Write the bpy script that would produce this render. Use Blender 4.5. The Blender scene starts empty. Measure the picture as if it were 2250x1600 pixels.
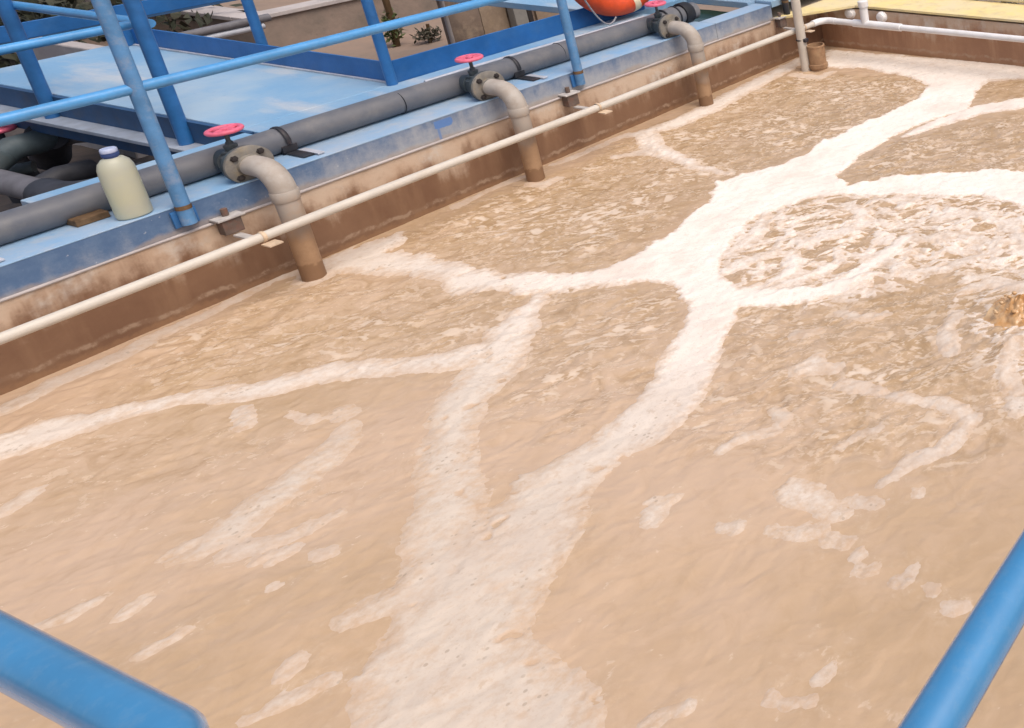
import bpy, bmesh, math, random
import numpy as np
from mathutils import Vector, Matrix

random.seed(7)
rng = np.random.default_rng(11)
D = bpy.data
SC = bpy.context.scene
COL = SC.collection

# ------------------------------------------------------------------ camera
W, H = 2250.0, 1600.0
CX, CY, F = 2632.89, 123.33, 2001.04
R = np.array([[0.94839863, 0.09224434, -0.30336616],
              [0.31696498, -0.30162934, 0.89919572],
              [-0.00855842, -0.94895244, -0.31530307]])
EYE = np.array([0.0, 0.0, 2.3])
cam = D.cameras.new('camera')
cam.sensor_fit = 'HORIZONTAL'
cam.sensor_width = 36.0
cam.lens = F / W * 36.0
cam.shift_x = (W / 2 - CX) / W
cam.shift_y = -(H / 2 - CY) / W
cam.clip_start = 0.05
cam.clip_end = 400
camo = D.objects.new('camera', cam)
COL.objects.link(camo)
camo.matrix_world = Matrix(((R[0, 0], -R[0, 1], -R[0, 2], EYE[0]),
                            (R[1, 0], -R[1, 1], -R[1, 2], EYE[1]),
                            (R[2, 0], -R[2, 1], -R[2, 2], EYE[2]), (0, 0, 0, 1)))
SC.camera = camo

# ------------------------------------------------------------------ world, sun, exposure
SUN_EL, SUN_AZ = math.radians(61), math.radians(96)     # azimuth measured from +Y towards +X
world = D.worlds.new('World')
SC.world = world
world.use_nodes = True
wn = world.node_tree.nodes
wl = world.node_tree.links
for n in list(wn):
    wn.remove(n)
sky = wn.new('ShaderNodeTexSky')
sky.sky_type = 'NISHITA'
sky.sun_disc = False
sky.sun_elevation = SUN_EL
sky.sun_rotation = SUN_AZ
sky.air_density = 1.0
sky.dust_density = 6.0
sky.ozone_density = 1.0
bgn = wn.new('ShaderNodeBackground')
bgn.inputs['Strength'].default_value = 0.13
wo = wn.new('ShaderNodeOutputWorld')
wl.new(sky.outputs[0], bgn.inputs[0])
wl.new(bgn.outputs[0], wo.inputs[0])
sun = D.lights.new('sun', 'SUN')
sun.energy = 1.35
sun.angle = math.radians(36)
sun.color = (1.0, 0.93, 0.84)
suno = D.objects.new('sun', sun)
COL.objects.link(suno)
sd = Vector((math.sin(SUN_AZ) * math.cos(SUN_EL), math.cos(SUN_AZ) * math.cos(SUN_EL), math.sin(SUN_EL)))
suno.rotation_euler = sd.to_track_quat('Z', 'Y').to_euler()
suno.location = (0, 3, 8)
SC.view_settings.view_transform = 'Standard'
SC.view_settings.look = 'None'
SC.view_settings.exposure = 0.36
SC.view_settings.gamma = 1.0
SC.view_settings.use_curve_mapping = False


# ------------------------------------------------------------------ survey helpers: where a sight line meets a plane of the place
def _ray(u, v):
    return R @ np.array([(u - CX) / F, (v - CY) / F, 1.0])


def onz(u, v, z):
    r = _ray(u, v)
    return EYE + r * ((z - EYE[2]) / r[2])


def onx(u, v, x):
    r = _ray(u, v)
    return EYE + r * (x / r[0])


def ony(u, v, y):
    r = _ray(u, v)
    return EYE + r * (y / r[1])


# ------------------------------------------------------------------ object helpers
def link(name, me, mat=None, parent=None):
    o = D.objects.new(name, me)
    COL.objects.link(o)
    if mat is not None and me is not None:
        me.materials.append(mat)
    if parent is not None:
        o.parent = parent
    return o


def build(name, bm, mat, parent=None, smooth=True):
    me = D.meshes.new(name)
    bm.normal_update()
    bm.to_mesh(me)
    bm.free()
    if smooth:
        for p in me.polygons:
            p.use_smooth = True
        try:
            me.set_sharp_from_angle(angle=math.radians(40))
        except Exception:
            pass
    return link(name, me, mat, parent)


def thing(name, label, cat, loc=(0, 0, 0), group=None):
    o = D.objects.new(name, None)
    COL.objects.link(o)
    o.location = loc
    o.empty_display_size = 0.05
    o['label'] = label
    o['category'] = cat
    if group:
        o['group'] = group
    return o


def tag(o, label, cat, group=None):
    o['label'] = label
    o['category'] = cat
    if group:
        o['group'] = group
    return o


def kind(o, k, label=None):
    o['kind'] = k
    if label:
        o['label'] = label
    return o


def dup(root, loc, label):
    r = root.copy()
    COL.objects.link(r)
    r.location = loc
    r['label'] = label
    for ch in list(root.children):
        c = ch.copy()
        COL.objects.link(c)
        c.parent = r
        for g in list(ch.children):
            d = g.copy()
            COL.objects.link(d)
            d.parent = c
    return r


# ------------------------------------------------------------------ shape helpers
def ring(bm, c, t, n1, n2, r, seg):
    return [bm.verts.new(c + (n1 * math.cos(2 * math.pi * k / seg) + n2 * math.sin(2 * math.pi * k / seg)) * r)
            for k in range(seg)]


def tube(bm, pts, r, seg=20, cap=True):
    """swept round tube through pts; r a number or a list"""
    P = [Vector(p) for p in pts]
    rr = [r] * len(P) if not isinstance(r, (list, tuple)) else list(r)
    T = []
    for i in range(len(P)):
        a = P[max(i - 1, 0)]
        b = P[min(i + 1, len(P) - 1)]
        t = (b - a)
        if t.length < 1e-9:
            t = Vector((0, 0, 1))
        T.append(t.normalized())
    up = Vector((0, 0, 1)) if abs(T[0].z) < 0.9 else Vector((1, 0, 0))
    n1 = T[0].cross(up).normalized()
    prev = None
    first = None
    for i, p in enumerate(P):
        n1 = (n1 - T[i] * n1.dot(T[i])).normalized()
        n2 = T[i].cross(n1)
        cur = ring(bm, p, T[i], n1, n2, rr[i], seg)
        if prev:
            for k in range(seg):
                bm.faces.new((prev[k], prev[(k + 1) % seg], cur[(k + 1) % seg], cur[k]))
        else:
            first = cur
        prev = cur
    if cap:
        bm.faces.new(list(reversed(first)))
        bm.faces.new(prev)
    return bm


def arc(p0, p1, p2, n=10):
    """rounded corner: p0 start, p1 corner, p2 end"""
    p0, p1, p2 = Vector(p0), Vector(p1), Vector(p2)
    out = []
    for i in range(n + 1):
        t = i / n
        # true quarter circle between equal legs
        a = t * math.pi / 2
        out.append(p1 + (p0 - p1) * (1 - math.sin(a)) + (p2 - p1) * (1 - math.cos(a)))
    return out


def box(bm, x0, x1, y0, y1, z0, z1, bev=0.0):
    m = bmesh.new()
    bmesh.ops.create_cube(m, size=1)
    bmesh.ops.scale(m, vec=(x1 - x0, y1 - y0, z1 - z0), verts=m.verts)
    bmesh.ops.translate(m, vec=((x0 + x1) / 2, (y0 + y1) / 2, (z0 + z1) / 2), verts=m.verts)
    if bev > 0:
        bmesh.ops.bevel(m, geom=m.edges[:], offset=bev, segments=2, affect='EDGES', profile=0.5)
    add(bm, m)
    return bm


def add(bm, m, mat=None):
    me = D.meshes.new('tmp')
    m.to_mesh(me)
    m.free()
    if mat is not None:
        me.transform(mat)
    bm.from_mesh(me)
    D.meshes.remove(me)


def lathe(bm, prof, origin, axis='Z', seg=28):
    """profile [(r, h)] around an axis through origin"""
    ox, oy, oz = origin
    prev = None
    for (r, h) in prof:
        cur = []
        for k in range(seg):
            a = 2 * math.pi * k / seg
            u, v = r * math.cos(a), r * math.sin(a)
            if axis == 'Z':
                p = (ox + u, oy + v, oz + h)
            elif axis == 'X':
                p = (ox + h, oy + u, oz + v)
            else:
                p = (ox + v, oy + h, oz + u)
            cur.append(bm.verts.new(p))
        if prev:
            for k in range(seg):
                bm.faces.new((prev[k], prev[(k + 1) % seg], cur[(k + 1) % seg], cur[k]))
        else:
            if r > 1e-6:
                bm.faces.new(list(reversed(cur)))
        prev = cur
    if prof[-1][0] > 1e-6:
        bm.faces.new(prev)
    return bm


def torus(bm, c, Rr, r, axis='Z', a0=0, a1=2 * math.pi, n=40, seg=16, squash=1.0):
    pts = []
    closed = abs(a1 - a0 - 2 * math.pi) < 1e-6
    rings = []
    for i in range(n if closed else n + 1):
        a = a0 + (a1 - a0) * i / n
        cur = []
        for k in range(seg):
            b = 2 * math.pi * k / seg
            rad = Rr + r * math.cos(b)
            h = r * squash * math.sin(b)
            u, v = rad * math.cos(a), rad * math.sin(a)
            p = (u, v, h) if axis == 'Z' else ((h, u, v) if axis == 'X' else (v, h, u))
            cur.append(bm.verts.new((c[0] + p[0], c[1] + p[1], c[2] + p[2])))
        rings.append(cur)
    m = len(rings)
    for i in range(m if closed else m - 1):
        A, B = rings[i], rings[(i + 1) % m]
        for k in range(seg):
            bm.faces.new((A[k], B[k], B[(k + 1) % seg], A[(k + 1) % seg]))
    if not closed:
        bm.faces.new(rings[0])
        bm.faces.new(list(reversed(rings[-1])))
    return bm


def sheet(name, xs, ys, zf, mat, parent=None):
    xs, ys = np.asarray(xs), np.asarray(ys)
    X, Y = np.meshgrid(xs, ys)
    Z = zf(X, Y)
    return grid_mesh(name, X, Y, Z, mat, parent)


def grid_mesh(name, X, Y, Z, mat, parent=None, keep=None, attrs=None, smooth=True):
    ny, nx = X.shape
    idx = np.arange(nx * ny).reshape(ny, nx)
    q = np.stack([idx[:-1, :-1], idx[:-1, 1:], idx[1:, 1:], idx[1:, :-1]], -1).reshape(-1, 4)
    co = np.stack([X, Y, Z], -1).reshape(-1, 3)
    at = {k: v.reshape(-1) for k, v in (attrs or {}).items()}
    if keep is not None:
        kf = (keep[:-1, :-1] | keep[:-1, 1:] | keep[1:, 1:] | keep[1:, :-1]).reshape(-1)
        q = q[kf]
        used = np.unique(q)
        remap = np.full(nx * ny, -1, np.int64)
        remap[used] = np.arange(len(used))
        q = remap[q]
        co = co[used]
        at = {k: v[used] for k, v in at.items()}
    me = D.meshes.new(name)
    me.vertices.add(len(co))
    me.vertices.foreach_set('co', co.astype(np.float32).ravel())
    me.loops.add(q.size)
    me.loops.foreach_set('vertex_index', q.astype(np.int32).ravel())
    me.polygons.add(len(q))
    me.polygons.foreach_set('loop_start', (np.arange(len(q)) * 4).astype(np.int32))
    me.polygons.foreach_set('use_smooth', np.full(len(q), smooth))
    for k, v in at.items():
        a = me.attributes.new(k, 'FLOAT', 'POINT')
        a.data.foreach_set('value', v.astype(np.float32))
    me.update(calc_edges=True)
    return link(name, me, mat, parent)


# ------------------------------------------------------------------ numpy noise
_perm = rng.permutation(256)
_perm = np.concatenate([_perm, _perm, _perm])
_ga = rng.uniform(0, 2 * np.pi, 256)
_gx, _gy = np.cos(_ga), np.sin(_ga)


def perlin(x, y):
    xi, yi = np.floor(x).astype(int), np.floor(y).astype(int)
    xf, yf = x - xi, y - yi
    xi &= 255
    yi &= 255
    u = xf * xf * xf * (xf * (xf * 6 - 15) + 10)
    v = yf * yf * yf * (yf * (yf * 6 - 15) + 10)

    def g(ix, iy, fx, fy):
        h = _perm[_perm[ix & 255] + (iy & 255)]
        return _gx[h] * fx + _gy[h] * fy
    a = g(xi, yi, xf, yf)
    b = g(xi + 1, yi, xf - 1, yf)
    c = g(xi, yi + 1, xf, yf - 1)
    d = g(xi + 1, yi + 1, xf - 1, yf - 1)
    return (a + u * (b - a)) * (1 - v) + (c + u * (d - c)) * v


def fbm(x, y, f, octv=4, gain=0.5, ox=0.0, oy=0.0):
    s, amp, tot = 0, 1.0, 0
    for i in range(octv):
        s = s + amp * perlin(x * f + ox + 17.3 * i, y * f + oy + 9.1 * i)
        tot += amp
        amp *= gain
        f *= 2.03
    return s / tot * 1.6


def sstep(a, b, x):
    t = np.clip((x - a) / (b - a), 0, 1)
    return t * t * (3 - 2 * t)


# ------------------------------------------------------------------ materials
def mat(name, col, rough=0.6, spec=0.4, metal=0.0, var=0.0, vscale=6.0, col2=None, bump=0.0, bscale=40.0,
        coat=0.0, dirt=None, dscale=9.0, damt=0.5):
    m = D.materials.new(name)
    m.use_nodes = True
    nt = m.node_tree
    N, L = nt.nodes, nt.links
    b = N['Principled BSDF']
    b.inputs['Roughness'].default_value = rough
    b.inputs['Specular IOR Level'].default_value = spec
    b.inputs['Metallic'].default_value = metal
    if coat:
        b.inputs['Coat Weight'].default_value = coat
        b.inputs['Coat Roughness'].default_value = 0.25
    tc = N.new('ShaderNodeNewGeometry')
    src = None
    c2 = col2 if col2 else tuple(max(0, c * (1 - var)) for c in col)
    if var > 0 or col2:
        n1 = N.new('ShaderNodeTexNoise')
        n1.inputs['Scale'].default_value = vscale
        n1.inputs['Detail'].default_value = 6
        n1.inputs['Roughness'].default_value = 0.65
        L.new(tc.outputs['Position'], n1.inputs['Vector'])
        rmp = N.new('ShaderNodeMapRange')
        rmp.inputs['From Min'].default_value = 0.35
        rmp.inputs['From Max'].default_value = 0.65
        L.new(n1.outputs['Fac'], rmp.inputs['Value'])
        mx = N.new('ShaderNodeMix')
        mx.data_type = 'RGBA'
        mx.inputs[6].default_value = (*col, 1)
        mx.inputs[7].default_value = (*c2, 1)
        L.new(rmp.outputs[0], mx.inputs[0])
        src = mx.outputs[2]
    if dirt:
        n2 = N.new('ShaderNodeTexNoise')
        n2.inputs['Scale'].default_value = dscale
        n2.inputs['Detail'].default_value = 8
        n2.inputs['Roughness'].default_value = 0.7
        L.new(tc.outputs['Position'], n2.inputs['Vector'])
        r2 = N.new('ShaderNodeMapRange')
        r2.inputs['From Min'].default_value = 0.5
        r2.inputs['From Max'].default_value = 0.72
        r2.inputs['To Max'].default_value = damt
        L.new(n2.outputs['Fac'], r2.inputs['Value'])
        m2 = N.new('ShaderNodeMix')
        m2.data_type = 'RGBA'
        if src:
            L.new(src, m2.inputs[6])
        else:
            m2.inputs[6].default_value = (*col, 1)
        m2.inputs[7].default_value = (*dirt, 1)
        L.new(r2.outputs[0], m2.inputs[0])
        src = m2.outputs[2]
    if src:
        L.new(src, b.inputs['Base Color'])
    else:
        b.inputs['Base Color'].default_value = (*col, 1)
    if bump > 0:
        nb = N.new('ShaderNodeTexNoise')
        nb.inputs['Scale'].default_value = bscale
        nb.inputs['Detail'].default_value = 5
        L.new(tc.outputs['Position'], nb.inputs['Vector'])
        bp = N.new('ShaderNodeBump')
        bp.inputs['Strength'].default_value = bump
        bp.inputs['Distance'].default_value = 0.01
        L.new(nb.outputs['Fac'], bp.inputs['Height'])
        L.new(bp.outputs[0], b.inputs['Normal'])
    return m


class NB:
    """tiny node builder"""
    def __init__(s, name):
        s.m = D.materials.new(name)
        s.m.use_nodes = True
        s.N = s.m.node_tree.nodes
        s.L = s.m.node_tree.links
        s.b = s.N['Principled BSDF']
        s.pos = s.N.new('ShaderNodeNewGeometry').outputs['Position']
        sx = s.N.new('ShaderNodeSeparateXYZ')
        s.L.new(s.pos, sx.inputs[0])
        s.x, s.y, s.z = sx.outputs

    def set(s, sock, v):
        if hasattr(v, 'is_output'):
            s.L.new(v, sock)
        elif isinstance(v, (tuple, list)) and len(v) == 3 and sock.type == 'RGBA':
            sock.default_value = (*v, 1)
        else:
            sock.default_value = v

    def noise(s, scale, detail=5, rough=0.6, vec=None, stretch=None, dist=0.0):
        n = s.N.new('ShaderNodeTexNoise')
        n.inputs['Scale'].default_value = scale
        n.inputs['Detail'].default_value = detail
        n.inputs['Roughness'].default_value = rough
        n.inputs['Distortion'].default_value = dist
        v = vec if vec is not None else s.pos
        if stretch:
            mp = s.N.new('ShaderNodeMapping')
            mp.inputs['Scale'].default_value = stretch
            s.L.new(v, mp.inputs['Vector'])
            v = mp.outputs[0]
        s.L.new(v, n.inputs['Vector'])
        return n.outputs['Fac']

    def rng(s, v, a, b, c=0.0, d=1.0, smooth=True):
        n = s.N.new('ShaderNodeMapRange')
        if smooth:
            n.interpolation_type = 'SMOOTHSTEP'
        s.set(n.inputs['Value'], v)
        for k, q in zip(('From Min', 'From Max', 'To Min', 'To Max'), (a, b, c, d)):
            n.inputs[k].default_value = q
        return n.outputs[0]

    def math(s, op, a, b=0.0):
        n = s.N.new('ShaderNodeMath')
        n.operation = op
        s.set(n.inputs[0], a)
        s.set(n.inputs[1], b)
        return n.outputs[0]

    def mix(s, f, a, b):
        n = s.N.new('ShaderNodeMix')
        n.data_type = 'RGBA'
        s.set(n.inputs[0], f)
        s.set(n.inputs[6], a)
        s.set(n.inputs[7], b)
        return n.outputs[2]

    def attr(s, name):
        n = s.N.new('ShaderNodeAttribute')
        n.attribute_name = name
        return n.outputs['Fac']

    def bump(s, h, strength, dist=0.01):
        n = s.N.new('ShaderNodeBump')
        n.inputs['Strength'].default_value = strength
        n.inputs['Distance'].default_value = dist
        s.set(n.inputs['Height'], h)
        s.L.new(n.outputs[0], s.b.inputs['Normal'])

    def out(s, col, rough=0.6, spec=0.3):
        s.set(s.b.inputs['Base Color'], col)
        s.set(s.b.inputs['Roughness'], rough)
        s.set(s.b.inputs['Specular IOR Level'], spec)
        return s.m


BLUE = (0.035, 0.17, 0.47)
M = {}
M['rail'] = mat('blue_rail_paint', (0.075, 0.30, 0.62), 0.32, 0.5, var=0.25, vscale=9, coat=0.3, bump=0.08, bscale=60,
                dirt=(0.10, 0.22, 0.38), dscale=14, damt=0.35)
M['rail_near'] = mat('blue_gloss_paint', (0.045, 0.225, 0.46), 0.24, 0.7, var=0.2, vscale=5, coat=1.0, bump=0.05, bscale=40, dirt=(0.16, 0.27, 0.38), dscale=60, damt=0.25)
M['post'] = mat('weathered_blue_paint', (0.10, 0.26, 0.50), 0.42, 0.45, var=0.3, vscale=8, dirt=(0.30, 0.32, 0.37), dscale=12, damt=0.7,
                bump=0.12, bscale=50)
M['post_deep'] = mat('deep_blue_paint', (0.03, 0.15, 0.39), 0.4, 0.45, var=0.3, vscale=8, bump=0.08)
M['toe'] = mat('toe_board_paint', (0.02, 0.13, 0.38), 0.45, 0.4, var=0.3, vscale=4, bump=0.08, dirt=(0.05, 0.15, 0.33), dscale=6, damt=0.5)
M['beam'] = mat('dull_blue_steel_paint', (0.03, 0.085, 0.19), 0.6, 0.3, var=0.3, vscale=5, dirt=(0.07, 0.08, 0.10), damt=0.5)
M['flange_pale'] = mat('grey_steel', (0.33, 0.38, 0.46), 0.55, 0.4, var=0.25, vscale=8, dirt=(0.2, 0.2, 0.2))
M['pipe'] = mat('grey_pvc', (0.115, 0.122, 0.142), 0.42, 0.4, var=0.3, vscale=5, col2=(0.165, 0.163, 0.17), dirt=(0.27, 0.25, 0.225), dscale=7, damt=0.45)
M['rubber'] = mat('black_rubber', (0.022, 0.024, 0.03), 0.6, 0.3, var=0.3)
M['strap'] = mat('dark_strap_steel', (0.03, 0.032, 0.04), 0.5, 0.4, var=0.4, dirt=(0.10, 0.05, 0.04), damt=0.6)
M['foot'] = mat('pale_plate', (0.48, 0.50, 0.56), 0.5, 0.4, var=0.25)
M['valve'] = mat('dark_green_grey_iron', (0.05, 0.065, 0.075), 0.5, 0.4, var=0.4, vscale=20, dirt=(0.14, 0.12, 0.10), damt=0.5)
M['pink'] = mat('pink_red_handwheel_paint', (0.86, 0.17, 0.27), 0.45, 0.4, var=0.25, vscale=18)
M['flange'] = mat('dusty_flange', (0.22, 0.205, 0.185), 0.75, 0.2, var=0.35, vscale=16, dirt=(0.30, 0.24, 0.15), dscale=18, damt=0.6, bump=0.2)
M['hole'] = mat('dark_bolt', (0.035, 0.03, 0.03), 0.7, 0.2)
M['white_pvc'] = mat('white_pvc', (0.56, 0.51, 0.445), 0.45, 0.4, var=0.12, vscale=7, dirt=(0.46, 0.38, 0.29), dscale=5, damt=0.5)
M['white_far'] = mat('clean_white_pvc', (0.74, 0.73, 0.73), 0.4, 0.4, var=0.08, dirt=(0.55, 0.5, 0.44), damt=0.4)
M['bracket'] = mat('stained_bracket', (0.16, 0.12, 0.10), 0.7, 0.25, var=0.4, vscale=20, dirt=(0.22, 0.08, 0.05), dscale=25, damt=0.6)
M['bracket_top'] = mat('pale_bracket_steel', (0.50, 0.47, 0.45), 0.55, 0.35, var=0.3, vscale=30)
M['clamp'] = mat('tan_clamp_plate', (0.62, 0.47, 0.33), 0.55, 0.3, var=0.3, vscale=30)
M['jug'] = mat('cloudy_yellow_plastic', (0.66, 0.65, 0.46), 0.42, 0.4, col2=(0.60, 0.60, 0.50), vscale=6)
M['jug'].node_tree.nodes['Principled BSDF'].inputs['Transmission Weight'].default_value = 0.35
M['jug_cap'] = mat('blue_white_cap', (0.50, 0.56, 0.75), 0.4, 0.4, var=0.1)
M['jug_neck'] = mat('dark_blue_cap_skirt', (0.04, 0.07, 0.20), 0.4, 0.4)
M['orange'] = mat('orange_buoy', (0.78, 0.09, 0.022), 0.5, 0.4, var=0.3, vscale=7, dirt=(0.55, 0.10, 0.07), damt=0.5)
M['cream'] = mat('cream_band', (0.72, 0.62, 0.44), 0.6, 0.3, var=0.12)
M['rope'] = mat('grey_rope', (0.35, 0.34, 0.36), 0.8, 0.2, var=0.3, vscale=60)
M['yellow'] = mat('worn_yellow_paint', (0.72, 0.58, 0.25), 0.65, 0.3, col2=(0.66, 0.56, 0.36), vscale=4, dirt=(0.50, 0.40, 0.24), dscale=9, damt=0.7)
M['cream_pipe'] = mat('cream_pipe_paint', (0.80, 0.74, 0.58), 0.45, 0.4, var=0.1)
M['stub'] = mat('mud_stained_pipe', (0.36, 0.215, 0.12), 0.6, 0.3, var=0.35, vscale=16, dirt=(0.42, 0.30, 0.18), damt=0.6, bump=0.2)
M['concrete'] = mat('brown_concrete', (0.26, 0.20, 0.165), 0.85, 0.2, col2=(0.19, 0.155, 0.13), vscale=3, dirt=(0.10, 0.095, 0.085), dscale=2.2, damt=0.7, bump=0.5, bscale=20)
M['coping'] = mat('pale_coping', (0.44, 0.40, 0.39), 0.8, 0.2, var=0.2, vscale=5, bump=0.3)
M['panel'] = mat('rough_brown_panel', (0.24, 0.175, 0.135), 0.85, 0.2, col2=(0.16, 0.125, 0.105), vscale=4, dirt=(0.40, 0.31, 0.23), dscale=5, damt=0.8, bump=0.6, bscale=14)
M['panel_pale'] = mat('patchy_pale_panel', (0.33, 0.25, 0.18), 0.85, 0.2, col2=(0.20, 0.15, 0.115), vscale=7, dirt=(0.45, 0.35, 0.26), dscale=7, damt=0.8, bump=0.6, bscale=14)
M['cpost'] = mat('grey_concrete_post', (0.25, 0.24, 0.225), 0.85, 0.2, var=0.25, bump=0.3)
M['ground'] = mat('brown_earth', (0.28, 0.20, 0.155), 0.95, 0.1, col2=(0.22, 0.175, 0.145), vscale=1.2, dirt=(0.20, 0.15, 0.115), dscale=3, damt=0.6, bump=0.6, bscale=12)
M['pit'] = mat('dark_soil', (0.05, 0.044, 0.044), 0.75, 0.25, col2=(0.085, 0.066, 0.055), vscale=5, bump=0.6, bscale=14)  # pit floor drawn darker than the brown earth
M['pit_pipe'] = mat('dim_grey_pipe', (0.16, 0.155, 0.17), 0.55, 0.3, var=0.35, vscale=9)
M['pit_pipe_teal'] = mat('dim_teal_pipe', (0.085, 0.115, 0.13), 0.55, 0.3, var=0.4, vscale=9, dirt=(0.12, 0.13, 0.13))
M['pit_pipe_dark'] = mat('dark_pipe_fitting', (0.045, 0.048, 0.06), 0.6, 0.3, var=0.4, vscale=9)
M['rust_shade_brown'] = mat('rust_and_shade_brown', (0.18, 0.11, 0.06), 0.75, 0.2, var=0.5, vscale=20)  # rust on the post feet, brown patch and shade on the pipe block
M['leaf'] = mat('green_leaf', (0.065, 0.095, 0.03), 0.6, 0.3, col2=(0.10, 0.115, 0.045), vscale=14)
M['leaf_dark'] = mat('dark_leaf', (0.028, 0.036, 0.022), 0.6, 0.3, col2=(0.055, 0.052, 0.035), vscale=5)
M['leaf_shrub'] = mat('grey_green_leaf', (0.10, 0.092, 0.07), 0.7, 0.2, col2=(0.035, 0.036, 0.025), vscale=10)
M['stem'] = mat('brown_stem', (0.10, 0.06, 0.03), 0.8, 0.2, var=0.3)
M['gwater'] = mat('murky_green_water', (0.022, 0.05, 0.035), 0.12, 0.5, var=0.3, vscale=3)


def deck_material():
    n = NB('faded_blue_deck_paint')
    a = n.noise(1.6, 5, 0.6)
    base = n.mix(n.rng(a, 0.35, 0.7), (0.18, 0.345, 0.53), (0.32, 0.43, 0.53))
    st = n.rng(n.noise(2.6, 6, 0.62, stretch=(0.45, 1.6, 1)), 0.52, 0.74, 0, 0.75)
    base = n.mix(st, base, (0.50, 0.50, 0.50))
    sc = n.rng(n.noise(34, 4, 0.6), 0.62, 0.74, 0, 0.3)
    base = n.mix(sc, base, (0.10, 0.2, 0.36))
    n.bump(n.noise(30, 4), 0.15)
    return n.out(base, 0.45, 0.4)


def band_material():
    """worn blue paint on the wall top: blue along the upper edge, chalked to grey lower down and further along"""
    n = NB('chalked_blue_band_paint')
    no = n.noise(3.2, 6, 0.65)
    fine = n.noise(16, 5, 0.7)
    streak = n.noise(9, 4, 0.6, stretch=(1, 1.6, 0.25))
    along = n.rng(n.y, 1.7, 3.0, 0.0, 0.62)
    # wear runs in from the lower edge
    hz = n.rng(n.z, 0.352, 0.50, 0.30, -0.26, smooth=False)
    w = n.math('ADD', along, hz)
    w = n.math('ADD', w, n.rng(no, 0.3, 0.7, -0.14, 0.14))
    w = n.math('ADD', w, n.rng(fine, 0.3, 0.7, -0.10, 0.10))
    w = n.math('ADD', w, n.rng(streak, 0.3, 0.7, -0.12, 0.12))
    wear = n.rng(w, 0.05, 1.0, 0.0, 0.85)
    blue = n.mix(n.rng(fine, 0.35, 0.7), (0.075, 0.135, 0.25), (0.105, 0.17, 0.285))
    col = n.mix(wear, blue, (0.37, 0.38, 0.40))
    spots = n.rng(n.noise(42, 3, 0.6), 0.68, 0.75, 0, 0.5)
    col = n.mix(spots, col, (0.52, 0.53, 0.56))
    # tan silt along the lower edge
    silt = n.rng(n.math('ADD', n.z, n.rng(no, 0.3, 0.7, -0.02, 0.02)), 0.362, 0.392, 0.55, 0.0)
    col = n.mix(silt, col, (0.38, 0.29, 0.21))
    # one patch that kept its paint, with a run below it
    py = float(onx(975, 268, -5.30)[1])
    dy = n.math('ABSOLUTE', n.math('SUBTRACT', n.y, py))
    mk = n.math('MULTIPLY', n.rng(n.math('ADD', dy, n.rng(fine, .3, .7, -.006, .006)), 0.040, 0.046, 1, 0),
                n.rng(n.math('ADD', n.z, n.rng(fine, .3, .7, -.006, .006)), 0.425, 0.432, 0, 1))
    dr = n.math('MULTIPLY', n.rng(n.math('ABSOLUTE', n.math('SUBTRACT', n.y, py - 0.03)), 0.004, 0.008, 1, 0), n.rng(n.z, 0.36, 0.37, 0, 0.7))
    col = n.mix(n.math('MULTIPLY', n.math('MAXIMUM', mk, dr), n.rng(n.z, 0.468, 0.47, 1, 0)), col, (0.10, 0.20, 0.44))
    n.bump(fine, 0.2)
    return n.out(col, 0.55, 0.3)


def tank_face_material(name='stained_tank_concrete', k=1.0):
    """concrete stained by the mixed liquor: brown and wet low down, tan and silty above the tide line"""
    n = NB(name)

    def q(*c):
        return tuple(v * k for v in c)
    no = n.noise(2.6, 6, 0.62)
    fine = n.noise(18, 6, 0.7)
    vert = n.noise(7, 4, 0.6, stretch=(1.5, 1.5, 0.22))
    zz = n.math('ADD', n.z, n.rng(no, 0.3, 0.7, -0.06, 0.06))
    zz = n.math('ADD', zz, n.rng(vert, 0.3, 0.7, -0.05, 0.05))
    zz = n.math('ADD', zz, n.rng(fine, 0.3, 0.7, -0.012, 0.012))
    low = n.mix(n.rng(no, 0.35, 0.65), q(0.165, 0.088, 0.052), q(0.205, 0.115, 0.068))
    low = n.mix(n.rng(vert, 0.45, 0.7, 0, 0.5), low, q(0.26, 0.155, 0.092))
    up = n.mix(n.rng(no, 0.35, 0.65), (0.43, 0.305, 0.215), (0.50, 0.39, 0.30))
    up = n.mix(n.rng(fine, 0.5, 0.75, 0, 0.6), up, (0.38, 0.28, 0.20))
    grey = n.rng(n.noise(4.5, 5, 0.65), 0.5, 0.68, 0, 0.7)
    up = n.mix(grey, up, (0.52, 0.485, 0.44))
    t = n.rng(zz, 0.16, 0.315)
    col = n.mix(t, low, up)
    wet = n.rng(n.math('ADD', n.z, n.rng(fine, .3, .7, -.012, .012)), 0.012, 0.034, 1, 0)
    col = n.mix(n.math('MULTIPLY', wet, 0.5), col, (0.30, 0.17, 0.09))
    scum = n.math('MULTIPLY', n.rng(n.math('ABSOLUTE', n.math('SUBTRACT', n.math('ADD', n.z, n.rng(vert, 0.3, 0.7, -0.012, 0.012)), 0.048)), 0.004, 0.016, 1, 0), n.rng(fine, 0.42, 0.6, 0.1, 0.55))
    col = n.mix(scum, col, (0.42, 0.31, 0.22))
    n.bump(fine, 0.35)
    return n.out(col, n.rng(n.z, 0.05, 0.3, 0.5, 0.85), 0.3)


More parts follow.
